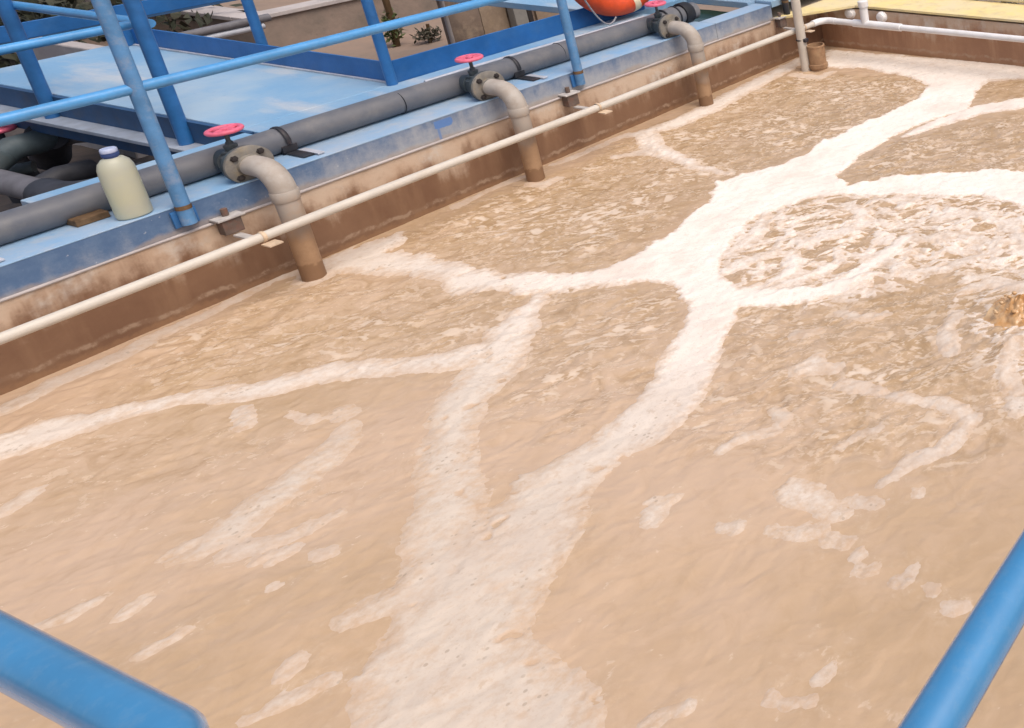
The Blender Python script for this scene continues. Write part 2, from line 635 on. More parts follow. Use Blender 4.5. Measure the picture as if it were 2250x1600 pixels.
def outlet_material():
    """pale dusty pipe, muddy towards the water line"""
    n = NB('mud_splashed_pvc')
    no = n.noise(9, 5, 0.65)
    fine = n.noise(30, 4, 0.6)
    pale = n.mix(n.rng(no, 0.35, 0.65), (0.40, 0.365, 0.33), (0.33, 0.285, 0.245))
    mud = n.mix(n.rng(no, 0.35, 0.65), (0.36, 0.225, 0.13), (0.29, 0.175, 0.10))
    zz = n.math('ADD', n.z, n.rng(no, 0.3, 0.7, -0.09, 0.09))
    col = n.mix(n.rng(zz, 0.16, 0.46), mud, pale)
    sl = n.rng(n.math('ADD', n.z, n.rng(fine, .3, .7, -.01, .01)), 0.072, 0.088, 1, 0)
    col = n.mix(sl, col, (0.22, 0.125, 0.068))
    n.bump(fine, 0.15)
    return n.out(col, 0.6, 0.3)


def water_material():
    n = NB('muddy_aerated_water')
    fr = n.attr('froth')
    st = n.attr('stir')
    big = n.noise(0.9, 4, 0.55)
    mid = n.noise(8.5, 7, 0.66, dist=1.2)
    fine = n.noise(42, 5, 0.62, dist=0.6)
    # two waters: olive tan where it is deep and calm, pinkish tan where silt is kicked up
    base = n.mix(n.rng(big, 0.38, 0.62), (0.45, 0.315, 0.194), (0.505, 0.362, 0.25))
    olive = n.math('MULTIPLY', n.rng(n.y, 1.5, 3.3), n.rng(st, 0.2, 0.7))
    base = n.mix(n.math('MULTIPLY', olive, 0.85), base, (0.375, 0.255, 0.14))
    base = n.mix(n.math('MULTIPLY', n.rng(mid, 0.42, 0.66), n.rng(st, 0.25, 0.7, 0.18, 0.5)), base, (0.55, 0.405, 0.295))
    base = n.mix(n.math('MULTIPLY', n.rng(mid, 0.50, 0.34), n.rng(st, 0.25, 0.8, 0.12, 0.6)), base, (0.34, 0.22, 0.115))  # mottling also puts the light and shade of ripples into the colour
    fl = n.math('ADD', fr, n.rng(fine, 0.3, 0.7, -0.16, 0.16, smooth=False))
    foam = n.mix(n.rng(fr, 0.4, 1.0), (0.53, 0.40, 0.285), (0.62, 0.51, 0.41))
    col = n.mix(n.rng(fl, 0.18, 0.62, 0, 0.95), base, foam)
    h = n.math('ADD', n.math('MULTIPLY', mid, 0.5), n.math('MULTIPLY', fine, 0.12))
    h = n.math('ADD', h, n.math('MULTIPLY', n.noise(3.0, 3, 0.5, dist=1.0), 1.2))
    b = n.N.new('ShaderNodeBump')
    n.set(b.inputs['Strength'], n.rng(st, 0.22, 1, 0.16, 0.45))
    b.inputs['Distance'].default_value = 0.02
    n.set(b.inputs['Height'], h)
    n.L.new(b.outputs[0], n.b.inputs['Normal'])
    return n.out(col, n.rng(fl, 0.3, 0.7, 0.20, 0.65), 0.5)


def foam_material():
    n = NB('frothy_foam')
    th = n.attr('thick')
    wh = n.attr('white')
    big = n.noise(5, 5, 0.6)
    fine = n.noise(55, 4, 0.65)
    bub = n.noise(150, 2, 0.5)
    thin = n.mix(n.rng(big, .35, .65), (0.46, 0.325, 0.22), (0.505, 0.37, 0.265))
    thick = n.mix(wh, (0.545, 0.465, 0.39), (0.77, 0.70, 0.635))
    f = n.math('ADD', th, n.math('MULTIPLY', n.rng(fine, 0.3, 0.7, -0.20, 0.20), n.rng(th, 0.0, 0.3)))
    f = n.math('ADD', f, n.math('MULTIPLY', n.rng(n.noise(13, 5, 0.65), 0.3, 0.7, -0.22, 0.22), n.rng(th, 0.0, 0.4)))
    col = n.mix(n.rng(f, 0.0, 0.85, smooth=False), thin, thick)
    pit = n.rng(n.noise(24, 4, 0.65), 0.60, 0.68, 0, 1)
    col = n.mix(n.math('MULTIPLY', pit, n.rng(wh, 0.2, 0.9, 0.75, 0.12)), col, (0.46, 0.36, 0.275))
    col = n.mix(n.rng(n.noise(3.1, 4, 0.6), 0.45, 0.68, 0, 0.35), col, (0.50, 0.405, 0.335))
    col = n.mix(n.rng(bub, 0.56, 0.72, 0, 0.4), col, (0.47, 0.37, 0.285))
    vor = n.N.new('ShaderNodeTexVoronoi')
    vor.inputs['Scale'].default_value = 38
    n.L.new(n.pos, vor.inputs['Vector'])
    dots = n.math('MULTIPLY', n.rng(vor.outputs['Distance'], 0.16, 0.24, 1, 0), n.rng(n.noise(6, 3, 0.6), 0.52, 0.62))
    col = n.mix(n.math('MULTIPLY', dots, n.rng(wh, 0.3, 0.95, 0.6, 0.12)), col, (0.33, 0.265, 0.205))
    n.bump(n.math('ADD', n.math('MULTIPLY', fine, 0.6), n.math('MULTIPLY', bub, 0.7)), 0.14, 0.006)
    return n.out(col, 0.8, 0.2)


M['deck'] = deck_material()
M['band'] = band_material()
M['top'] = mat('sky_lit_pale_blue_paint', (0.20, 0.37, 0.58), 0.5, 0.35, col2=(0.33, 0.42, 0.53), vscale=3, dirt=(0.42, 0.44, 0.47), dscale=11, damt=0.7, bump=0.15, bscale=40)  # sky light on the wall top put into this paler paint
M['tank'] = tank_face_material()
M['tank_far_lit'] = tank_face_material('stained_far_concrete_lit', 1.75)  # lit copy: low stain brightened to make up for light missing here
M['outlet'] = outlet_material()
M['water'] = water_material()
M['foam'] = foam_material()
M['splash'] = mat('thrown_muddy_water', (0.44, 0.215, 0.065), 0.15, 0.5, col2=(0.56, 0.385, 0.22), vscale=13, bump=0.4, bscale=40)

# ================================================================== THE SETTING
XW = -5.302          # face of the long tank wall
YF = 5.90            # face of the far tank wall
ZL = 0.359           # top of bare concrete, foot of the blue band
ZT = 0.486           # top of the wall
ZD = 0.508           # steel deck

# ground
kind(sheet('ground', np.linspace(-60, 40, 60), np.linspace(-40, 60, 60),
           lambda X, Y: -0.47 + 0 * X + 0.03 * perlin(X * 0.7, Y * 0.7), M['ground']), 'structure', 'brown bare earth around the tanks')
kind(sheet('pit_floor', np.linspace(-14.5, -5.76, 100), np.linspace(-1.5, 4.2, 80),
           lambda X, Y: -0.30 + 0.06 * fbm(X, Y, 1.5), M['pit']), 'structure', 'dark floor of the pipe pit beside the walkway')

# ---- water: the liquor in the aeration tank
gx = np.arange(XW - 0.012, -0.30, 0.0062)
gy = [0.20]
while gy[-1] < YF + 0.012:
    gy.append(gy[-1] + 0.0050 + 0.0006 * gy[-1])
gy = np.array(gy)
GX, GY = np.meshgrid(gx, gy)


def wpoly(px):
    return np.array([onz(u, v, 0)[:2] for (u, v) in px])


def sdf(poly, X, Y):
    """signed distance to a closed polygon, positive inside"""
    d = np.full(X.shape, 1e9)
    ins = np.zeros(X.shape, bool)
    n = len(poly)
    for i in range(n):
        ax, ay = poly[i]
        bx, by = poly[(i + 1) % n]
        ex, ey = bx - ax, by - ay
        wx, wy = X - ax, Y - ay
        t = np.clip((wx * ex + wy * ey) / (ex * ex + ey * ey + 1e-12), 0, 1)
        d = np.minimum(d, (wx - ex * t) ** 2 + (wy - ey * t) ** 2)
        c = ((ay > Y) != (by > Y)) & (X < (bx - ax) * (Y - ay) / (by - ay + 1e-12) + ax)
        ins ^= c
    return np.where(ins, 1, -1) * np.sqrt(d)


def sdl(px, X, Y):
    """signed distance to a tapering stroke of (u, v, half width in metres)"""
    best = np.full(X.shape, -1e9)
    P = [(*onz(u, v, 0)[:2], w) for (u, v, w) in px]
    for (ax, ay, aw), (bx, by, bw) in zip(P[:-1], P[1:]):
        ex, ey = bx - ax, by - ay
        t = np.clip(((X - ax) * ex + (Y - ay) * ey) / (ex * ex + ey * ey + 1e-12), 0, 1)
        d = np.hypot(X - ax - ex * t, Y - ay - ey * t)
        best = np.maximum(best, aw + (bw - aw) * t - d)
    return best


# coarse copies of the fields, sampled up afterwards
K = 3
cgx, cgy = np.append(gx[::K], gx[-1]), np.append(gy[::K], gy[-1])
CXg, CYg = np.meshgrid(cgx, cgy)


def up(field):
    tmp = np.empty((len(cgy), len(gx)))
    for i in range(len(cgy)):
        tmp[i] = np.interp(gx, cgx, field[i])
    out = np.empty((len(gy), len(gx)))
    iy = np.clip(np.searchsorted(cgy, gy, side='right') - 1, 0, len(cgy) - 2)
    t = ((gy - cgy[iy]) / np.maximum(cgy[iy + 1] - cgy[iy], 1e-9))[:, None]
    return tmp[iy] * (1 - t) + tmp[iy + 1] * t


wxn = 0.030 * fbm(CXg, CYg, 3.0, 3, ox=3.1) + 0.012 * fbm(CXg, CYg, 11.0, 2, ox=8.1)
wyn = 0.030 * fbm(CXg, CYg, 3.0, 3, ox=23.1) + 0.012 * fbm(CXg, CYg, 11.0, 2, ox=28.1)
WX, WY = CXg + wxn, CYg + wyn

# foam lanes seen on the water, (outline, whiteness)
LANES = [
    # main lane from the far wall to the meeting point and on down
    ([(1820, 112), (2260, 140), (2300, 170), (2170, 180), (2138, 205), (2130, 240), (2060, 262), (1960, 300), (1890, 345), (1835, 395),
      (1870, 408), (1950, 392), (2050, 380), (2300, 374), (2300, 470), (2180, 432), (2000, 430), (1850, 428), (1720, 455), (1640, 490), (1598, 540), (1585, 600),
      (1640, 640), (1612, 700), (1585, 760), (1560, 830), (1530, 890), (1490, 940), (1440, 975), (1372, 1010), (1330, 1050), (1290, 1095),
      (1275, 1150), (1245, 1215), (1215, 1275), (1185, 1330), (1160, 1370), (1190, 1400), (1160, 1420), (1230, 1455), (1285, 1490), (1330, 1600), (1330, 1700), (760, 1700),
      (780, 1600), (790, 1500), (830, 1425), (880, 1350), (905, 1335), (850, 1350), (760, 1388), (722, 1388), (735, 1368), (800, 1320), (880, 1280), (905, 1235),
      (892, 1195), (900, 1140), (930, 1010), (950, 900), (985, 860), (1080, 730), (1120, 690), (1200, 640), (1180, 720), (1145, 800), (1080, 880), (1050, 930), (1045, 1010), (1058, 1110),
      (1050, 1165), (1075, 1170), (1090, 1110), (1130, 1055), (1200, 1025), (1270, 985), (1340, 938), (1400, 885), (1448, 820), (1470, 760), (1512, 690),
      (1480, 622), (1410, 618), (1310, 636), (1180, 650), (1060, 640), (1000, 650), (975, 618), (900, 606), (700, 600), (650, 620), (645, 605), (712, 572), (790, 540), (880, 508), (890, 528), (870, 548), (940, 568), (1010, 590),
      (1080, 600), (1200, 605), (1300, 600), (1340, 590), (1400, 558), (1500, 490), (1555, 440), (1574, 398), (1640, 380), (1722, 364),
      (1800, 318), (1930, 258), (2020, 214), (2036, 190), (2005, 172), (1900, 150), (1800, 150)], None),
]
STROKES = [
    # long arm to the left edge
    ([(1090, 770, 0.07), (985, 795, 0.055), (880, 808, 0.045), (720, 820, 0.055), (560, 860, 0.055), (420, 872, 0.03), (320, 898, 0.035), (220, 925, 0.06), (120, 950, 0.085), (0, 985, 0.085), (-100, 1010, 0.08)], 0.35),
    # oblique arm
    ([(762, 945, 0.030), (740, 985, 0.045), (690, 1030, 0.055), (620, 1080, 0.060), (560, 1125, 0.062), (510, 1170, 0.06), (450, 1205, 0.035), (380, 1235, 0.010)], 0.0),
    ([(755, 905, 0.026), (762, 912, 0.026)], 0.1),
    ([(520, 1210, 0.03), (600, 1195, 0.02), (680, 1160, 0.016), (750, 1127, 0.002)], 0.1),
    # strip along the long wall
    ([(1760, 132, 0.05), (1700, 165, 0.06), (1620, 205, 0.075), (1560, 240, 0.07), (1480, 275, 0.07), (1420, 292, 0.05), (1380, 300, 0.02)], 0.45),
    ([(700, 590, 0.02), (600, 612, 0.022), (480, 680, 0.02), (350, 740, 0.03), (250, 790, 0.035), (120, 840, 0.03), (0, 905, 0.03)], 0.12),
    # thin curl off the wall strip
    ([(1420, 295, 0.05), (1440, 330, 0.05), (1490, 352, 0.035), (1540, 372, 0.02), (1600, 380, 0.012)], 0.5),
    ([(1360, 345, 0.03), (1400, 335, 0.03), (1480, 345, 0.02)], 0.3),
    # second lane at the upper right
    ([(1990, 300, 0.02), (2060, 272, 0.05), (2150, 244, 0.07), (2300, 218, 0.09)], 0.8),
    # ring round the churn
    ([(1630, 655, 0.06), (1700, 655, 0.055), (1780, 650, 0.05), (1850, 632, 0.045), (1890, 600, 0.04), (1940, 565, 0.035), (2000, 520, 0.03)], 0.9),
    ([(1740, 560, 0.03), (1745, 600, 0.03), (1690, 625, 0.025), (1640, 640, 0.03)], 0.8),
    ([(1690, 640, 0.02), (1800, 600, 0.03), (1850, 570, 0.02)], 0.7),
    ([(1900, 490, 0.03), (1850, 515, 0.03), (1790, 530, 0.02)], 0.7),
    ([(2090, 780, 0.03), (2080, 730, 0.02), (2100, 690, 0.02)], 0.3),
    # loose rafts on the calm side
    ([(1790, 800, 0.035), (1760, 815, 0.03), (1840, 812, 0.02)], 0.27),
    ([(1850, 845, 0.02), (1900, 855, 0.018), (1975, 875, 0.012), (2060, 885, 0.02), (2110, 900, 0.022), (2135, 925, 0.022), (2110, 955, 0.025), (2080, 985, 0.025), (2010, 1012, 0.018), (1960, 1050, 0.013), (1930, 1065, 0.012)], 0.30),
    ([(1590, 990, 0.006), (1640, 960, 0.012), (1700, 950, 0.010)], 0.24),
    ([(1850, 985, 0.012), (1880, 960, 0.008), (1930, 945, 0.006)], 0.24),
    ([(1440, 1120, 0.035), (1430, 1150, 0.022)], 0.21),
    ([(1480, 1100, 0.014), (1430, 1105, 0.014)], 0.21),
    ([(1735, 1080, 0.035), (1780, 1090, 0.04), (1830, 1130, 0.02), (1860, 1130, 0.012)], 0.24),
    ([(1700, 1168, 0.012), (1735, 1172, 0.014)], 0.21), ([(1770, 1165, 0.02), (1800, 1165, 0.016)], 0.21),
    ([(1825, 1185, 0.016), (1860, 1190, 0.016)], 0.21), ([(1885, 1222, 0.016), (1890, 1224, 0.012)], 0.21),
    ([(1885, 1258, 0.010), (1920, 1256, 0.009)], 0.21), ([(1970, 1278, 0.011), (1990, 1276, 0.012)], 0.18),
    ([(2005, 1256, 0.012), (2008, 1256, 0.012)], 0.18), ([(2045, 1296, 0.015), (2048, 1300, 0.012)], 0.18),
    ([(2090, 1345, 0.013), (2110, 1345, 0.012)], 0.18), ([(1690, 1540, 0.008), (1730, 1552, 0.010), (1785, 1540, 0.006)], 0.18),
    ([(1795, 1500, 0.008), (1825, 1482, 0.011)], 0.18), ([(1430, 1590, 0.012), (1455, 1570, 0.009), (1505, 1560, 0.005)], 0.18),
    ([(1580, 1165, 0.006), (1620, 1166, 0.008)], 0.18), ([(1880, 1100, 0.016), (1935, 1105, 0.012)], 0.18), ([(2015, 1085, 0.01), (2020, 1086, 0.01)], 0.18),
    # streaks in the near water
    ([(80, 1375, 0.016), (150, 1350, 0.02), (200, 1325, 0.010)], 0.18), ([(265, 1350, 0.010), (310, 1320, 0.012)], 0.18),
    ([(310, 1440, 0.010), (345, 1420, 0.008), (400, 1392, 0.004)], 0.15), ([(360, 1225, 0.008), (420, 1195, 0.016)], 0.18),
    ([(600, 1235, 0.014), (640, 1215, 0.014)], 0.18), ([(700, 1220, 0.010), (735, 1215, 0.008)], 0.18),
    ([(620, 1490, 0.010), (650, 1455, 0.014)], 0.15), ([(545, 1585, 0.010), (620, 1550, 0.018), (720, 1500, 0.010)], 0.15),
    ([(530, 900, 0.018), (545, 935, 0.016)], 0.18), ([(600, 1293, 0.008), (610, 1290, 0.008)], 0.15), ([(20, 1120, 0.02), (70, 1085, 0.02)], 0.12),
    ([(640, 910, 0.006), (690, 925, 0.008)], 0.12), ([(560, 1240, 0.006), (590, 1225, 0.006)], 0.12),
    # collars round the pipes and scum along the wall
    ([(655, 615, 0.02), (690, 618, 0.03), (730, 598, 0.02)], 0.1), ([(1165, 405, 0.02), (1195, 408, 0.028), (1225, 392, 0.02)], 0.1),
    ([(1535, 240, 0.02), (1560, 242, 0.03)], 0.3), ([(1745, 165, 0.03), (1800, 172, 0.03), (1830, 160, 0.02)], 0.1),
    ([(1000, 455, 0.012), (1100, 408, 0.016), (1180, 378, 0.012)], 0.0), ([(1215, 362, 0.012), (1300, 330, 0.018), (1380, 296, 0.02)], 0.1),
    # curls in the churn
    ([(1680, 470, 0.02), (1660, 520, 0.03), (1600, 560, 0.03)], 0.6), ([(2060, 480, 0.03), (2140, 470, 0.02), (2230, 500, 0.03), (2260, 560, 0.03)], 0.6),
    ([(1930, 560, 0.02), (1980, 600, 0.03), (2080, 590, 0.03), (2160, 560, 0.02)], 0.5), ([(2020, 530, 0.02), (2100, 520, 0.03), (2200, 540, 0.02)], 0.5),
    ([(2120, 640, 0.02), (2180, 625, 0.03), (2260, 640, 0.04)], 0.4), ([(2230, 770, 0.03), (2215, 830, 0.02), (2240, 900, 0.035)], 0.3),
    ([(1700, 560, 0.02), (1650, 575, 0.03), (1600, 600, 0.03)], 0.6), ([(1860, 450, 0.02), (1900, 470, 0.03), (1880, 510, 0.02), (1820, 530, 0.015)], 0.6),
    ([(1740, 740, 0.012), (1790, 730, 0.014)], 0.1), ([(1840, 690, 0.012), (1900, 700, 0.02), (1950, 690, 0.01)], 0.2), ([(1700, 905, 0.014), (1720, 925, 0.012)], 0.1),
]
laneD = np.full(CXg.shape, -1e9)
whiteC = np.zeros(CXg.shape)
for poly, wv in LANES:
    s = sdf(wpoly(poly), WX, WY)
    laneD = np.maximum(laneD, s)
lane_white = sstep(1.35, 2.9, CYg + 0.25 * (CXg + 3.0))
whiteC = np.where(laneD > -0.15, lane_white, 0)
strokeD = np.full(CXg.shape, -1e9)
for st, wv in STROKES:
    s = sdl([(u, v, w * 1.12 + 0.003) for (u, v, w) in st], CXg + 0.45 * wxn, CYg + 0.45 * wyn)
    sel = s > np.maximum(laneD, strokeD)
    whiteC = np.where(sel, wv, whiteC)
    strokeD = np.maximum(strokeD, s)
# smooth the whiteness a little
for _ in range(6):
    whiteC = 0.2 * (whiteC + np.roll(whiteC, 1, 0) + np.roll(whiteC, -1, 0) + np.roll(whiteC, 1, 1) + np.roll(whiteC, -1, 1))

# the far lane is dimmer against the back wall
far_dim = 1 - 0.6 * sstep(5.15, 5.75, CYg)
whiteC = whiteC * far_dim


rag = 0.10 * fbm(CXg, CYg, 2.6, 4, 0.6, ox=901)


def soft(px, w):
    return sstep(-2.0 * w, 1.3 * w, sdf(wpoly(px), CXg, CYg) + rag)


# lacy churn to the right of the meeting point
lace = soft([(1560, 560), (1650, 470), (1800, 432), (2050, 425), (2350, 450), (2400, 640), (2250, 640), (2080, 600), (1960, 640), (1800, 665), (1640, 650)], 0.16)
lace2 = soft([(2050, 640), (2300, 600), (2350, 980), (2230, 960), (2180, 850), (2100, 760)], 0.12)
# how much each part of the surface is stirred
stirC = 0.25 + 0.22 * sstep(-0.1, 0.6, fbm(CXg, CYg, 1.1, 3, ox=951))
stirC = np.maximum(stirC, soft([(880, 520), (1240, 380), (1700, 170), (2040, 170), (2040, 220), (1560, 420), (1340, 590), (1000, 600)], 0.12) * 0.85)
stirC = np.maximum(stirC, soft([(1830, 400), (1960, 310), (2300, 240), (2300, 380)], 0.1) * 0.8)
stirC = np.maximum(stirC, soft([(2120, 180), (2300, 170), (2300, 230), (2120, 225)], 0.05) * 0.6)
stirC = np.maximum(stirC, soft([(300, 760), (700, 600), (980, 610), (1500, 630), (1450, 830), (1250, 980), (1060, 920), (950, 790), (600, 830), (300, 890)], 0.12) * 0.75)
stirC = np.maximum(stirC, soft([(1640, 650), (1950, 620), (2300, 640), (2300, 900), (2150, 1000), (1700, 1010), (1450, 960), (1540, 850)], 0.14) * 0.9)
stirC = np.maximum(stirC, soft([(0, 950), (500, 880), (760, 900), (700, 1030), (420, 1100), (0, 1180)], 0.14) * 0.5)
stirC = np.maximum(stirC, lace)
stirC = np.maximum(stirC, lace2 * 0.9)

D1, D2, white, lace, lace2, stir = up(laneD), up(strokeD), up(whiteC), up(lace), up(lace2), up(stirC)
n_fine = fbm(GX, GY, 26, 3, 0.55, ox=5)
n_mid = fbm(GX, GY, 8, 4, 0.55, ox=50)
# churned water: long curling threads running across the flow
wa = 0.07 * fbm(GX, GY, 4.0, 3, ox=71)
wb = 0.07 * fbm(GX, GY, 4.0, 3, ox=91)
ca, sa = math.cos(0.35), math.sin(0.35)
U = (GX * ca + GY * sa) + wa
V = (-GX * sa + GY * ca) + wb
threads = 1 - np.abs(fbm(U, V * 1.9, 6.0, 4, 0.55, ox=131)) * 2.2
threads2 = 1 - np.abs(fbm(U, V * 2.2, 11.0, 3, 0.6, ox=181)) * 2.4
flecks = fbm(U * 0.95, V * 1.5, 13.0, 3, 0.6, ox=231)
flecks2 = fbm(U * 0.9, V * 1.7, 24.0, 2, 0.6, ox=271)

D0 = np.maximum(D1, D2)
Dn = D1 + 0.030 * n_mid + 0.013 * n_fine
# holes and wisps inside the lanes
hole = sstep(0.36, 0.56, fbm(GX, GY, 9, 3, 0.5, ox=311)) + 0.35 * sstep(0.42, 0.55, fbm(GX, GY, 22, 2, 0.5, ox=341))
Dn = Dn - 0.07 * hole * sstep(0.22, 0.0, D1) * (1 - 0.8 * white)
Dn = np.maximum(Dn, D2 + 0.018 * n_mid + 0.014 * n_fine - 0.015 * hole * sstep(0.03, 0.06, D2))
fe = 0.014 + 0.030 * (1 - white)
Fm = sstep(-1.0, 0.35, Dn / fe)
laceF = sstep(0.40, 0.84, threads * 0.75 + threads2 * 0.35 + 0.25 * n_mid - 0.02)
Fl = np.maximum(lace * laceF, lace2 * 0.75 * sstep(0.66, 0.95, threads * 0.7 + threads2 * 0.4 + 0.3 * n_mid))
foamF = np.maximum(Fm, Fl)

# froth: thin foam film and flecks drawn on the water itself
froth = 0.42 * sstep(-0.14, 0.0, Dn) * (0.6 + 0.6 * n_mid)
patch = 0.45 + 0.55 * sstep(-0.25, 0.3, fbm(GX, GY, 2.2, 3, ox=611))
froth = np.maximum(froth, stir * patch * 1.0 * sstep(0.10, 0.30, flecks + 0.15 * n_mid))
froth = np.maximum(froth, stir * patch * 0.75 * sstep(0.14, 0.32, flecks2))
froth = np.maximum(froth, stir * 0.95 * sstep(0.82, 0.96, threads) * (0.6 + 0.6 * n_mid))
froth = np.maximum(froth, stir * 0.85 * sstep(0.86, 0.97, threads2) * (0.6 + 0.6 * n_mid))
froth = np.maximum(froth, 0.55 * sstep(0.36, 0.58, flecks + 0.2 * n_mid) * (0.3 + 0.7 * stir))
bits = sstep(0.47, 0.60, fbm(GX, GY, 17, 3, 0.6, ox=1001) + 0.25 * fbm(GX, GY, 2.0, 2, ox=1031))
froth = np.maximum(froth, 0.7 * bits * (0.5 + 0.5 * stir))
curl = sstep(0.93, 0.985, 1 - np.abs(fbm(U, V, 3.6, 3, 0.5, ox=1061)) * 2.0)
froth = np.maximum(froth, 0.5 * curl * sstep(0.0, 0.5, fbm(GX, GY, 1.6, 2, ox=1091)) * (0.6 + n_fine))
froth = np.maximum(froth, 0.8 * Fl)

# relief
wave = 0.010 * fbm(GX, GY, 1.6, 3, ox=401) + stir * (0.016 * fbm(U, V * 1.5, 3.2, 3, 0.5, ox=431) + 0.003 * n_mid) + (0.0016 + 0.002 * stir) * n_mid + (0.0004 + 0.0016 * stir) * n_fine + (0.0015 + 0.005 * stir) * (1 - np.abs(fbm(U, V * 1.4, 7.0, 3, ox=811)) * 2)
mx_, my_ = onz(2262, 742, 0)[:2]
rr = np.hypot(GX - mx_, GY - my_)
wave += 0.05 * np.exp(-(rr / 0.28) ** 2) + 0.030 * np.exp(-(rr / 0.22) ** 2) * fbm(GX, GY, 9, 3, ox=77)
edge = np.minimum(np.minimum(GX - XW, YF - GY), 0.1) / 0.1
wave *= np.clip(0.3 + 0.7 * edge, 0, 1)
water = grid_mesh('water', GX, GY, wave, M['water'], attrs={'froth': froth, 'stir': stir})
kind(water, 'structure', 'muddy tan water churning in the aeration tank')

# foam: a low raised raft standing out of the water
mott = 0.5 + 0.5 * np.clip(fbm(GX, GY, 5.5, 4, 0.6, ox=701) * 1.5, -1, 1)
wdt = 0.085 - 0.06 * white
ramp = np.clip((Dn + fe) / (wdt + fe), 0, 1)
thick = np.clip(np.maximum(ramp * (0.60 + 0.40 * mott + 0.35 * white), Fl * (0.6 + 0.3 * n_mid)) - 0.30 * hole * (1 - white), 0, 1)
whiteF = np.clip(np.maximum(white, np.maximum(lace, lace2) * 0.8 * (Fl > Fm)), 0, 1)
fz = wave - 0.0035 + 0.0055 * foamF + foamF * thick * (0.004 + 0.0015 * n_fine + 0.0015 * n_mid)
foam = grid_mesh('foam', GX, GY, fz, M['foam'], keep=foamF > 0.30, attrs={'thick': thick, 'white': whiteF})
kind(foam, 'stuff', 'pale foam lanes branching over the muddy water')

# thrown-up water where the air comes out
sp = onz(2225, 700, 0)
sx_ = np.linspace(-0.16, 0.22, 110)
sy_ = np.linspace(-0.13, 0.13, 80)
SX, SY = np.meshgrid(sx_, sy_)
rad = np.hypot(SX / 0.17 - 0.15, SY / 0.105) + 0.30 * fbm(SX, SY, 9, 3, ox=5)
hh = 0.055 * np.clip(1 - rad, 0, 1) ** 0.7 * (0.75 + 0.55 * fbm(SX, SY, 15, 2, 0.5, ox=15)) + 0.030 * np.clip(1 - rad, 0, 1) * (1 - np.abs(fbm(SX, SY, 14, 3, ox=25)) * 2.5)
ctr = 0.045
hh = ctr + hh - 0.05 * np.clip(rad - 1, 0, 1)
spm = grid_mesh('splash', sp[0] + 0.06 + SX, sp[1] + SY, hh, None)
bm = bmesh.new()
bm.from_mesh(spm.data)
D.objects.remove(spm)
for i in range(26):
    a, q = random.uniform(0, 6.28), random.random() ** 0.5
    m = bmesh.new()
    bmesh.ops.create_icosphere(m, subdivisions=2, radius=1)
    s_ = random.uniform(0.003, 0.009)
    add(bm, m, Matrix.Translation((sp[0] + 0.05 + 0.13 * q * math.cos(a), sp[1] + 0.10 * q * math.sin(a), 0.075 + 0.06 * (1 - q) * random.random())) @ Matrix.Diagonal((s_ * 1.4, s_, s_, 1)))
kind(build('splash', bm, M['splash']), 'stuff', 'orange brown splash of thrown up water at the right edge')

# ---- long tank wall with its blue band
wall = thing('tank_wall', 'long stained concrete tank wall topped by a worn blue painted band', 'tank wall', (XW, 3, 0))
wall_inv = Matrix.Translation((-XW, -3, 0))


def into(bm, o):
    """move geometry written in world metres into the thing's own frame"""
    bmesh.ops.translate(bm, vec=-Vector(o.location), verts=bm.verts)
    return bm


def part(name, bm, m, o, smooth=True):
    return build(name, into(bm, o), m, o, smooth)


def wavy_box(x0, x1, y0, y1, z0, z1, ny=90, nz=8, amp=0.004):
    """long wall block whose tank-side face is slightly uneven"""
    bm = bmesh.new()
    ys = np.linspace(y0, y1, ny)
    zs = np.linspace(z0, z1, nz)
    g = [[bm.verts.new((x1 + amp * float(perlin(np.array(y * 2.1), np.array(z * 7.0 + 3))), y, z)) for z in zs] for y in ys]
    for i in range(ny - 1):
        for j in range(nz - 1):
            bm.faces.new((g[i][j], g[i + 1][j], g[i + 1][j + 1], g[i][j + 1]))
    bt = [(bm.verts.new((x0, y, z0)), bm.verts.new((x0, y, z1))) for y in ys]
    for i in range(ny - 1):
        bm.faces.new((g[i][-1], g[i + 1][-1], bt[i + 1][1], bt[i][1]))
        bm.faces.new((bt[i][0], bt[i][1], bt[i + 1][1], bt[i + 1][0]))
    for i in (0, ny - 1):
        f = [g[i][j] for j in range(nz)] + [bt[i][1], bt[i][0]]
        bm.faces.new(f if i else list(reversed(f)))
    return bm


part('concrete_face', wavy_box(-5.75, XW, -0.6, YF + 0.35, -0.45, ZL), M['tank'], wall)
part('blue_band', wavy_box(-5.74, XW - 0.004, -0.6, 4.86, ZL + 0.003, ZT - 0.006, nz=6, amp=0.003), M['band'], wall)
part('blue_band', wavy_box(-5.45, XW - 0.004, 4.863, 5.40, ZL + 0.003, ZT - 0.006, ny=16, nz=6, amp=0.003), M['band'], wall)
part('top_plate', box(bmesh.new(), -5.745, XW - 0.003, -0.6, 4.86, ZT - 0.005, ZT, 0.0015), M['top'], wall, False)  # thin plate carrying the sky-lightened top colour
part('top_plate', box(bmesh.new(), -5.455, XW - 0.003, 4.863, 5.40, ZT - 0.005, ZT, 0.0015), M['top'], wall, False)
bm = bmesh.new()
yl = np.linspace(-0.6, 5.36, 120)
tube(bm, [(XW + 0.002, y, ZL + 0.004 * float(perlin(np.array(y * 1.7), np.array(.5)))) for y in yl],
     [0.007 + 0.003 * float(perlin(np.array(y * 5), np.array(2.5))) for y in yl], 8)
part('ledge', bm, M['coping'], wall)

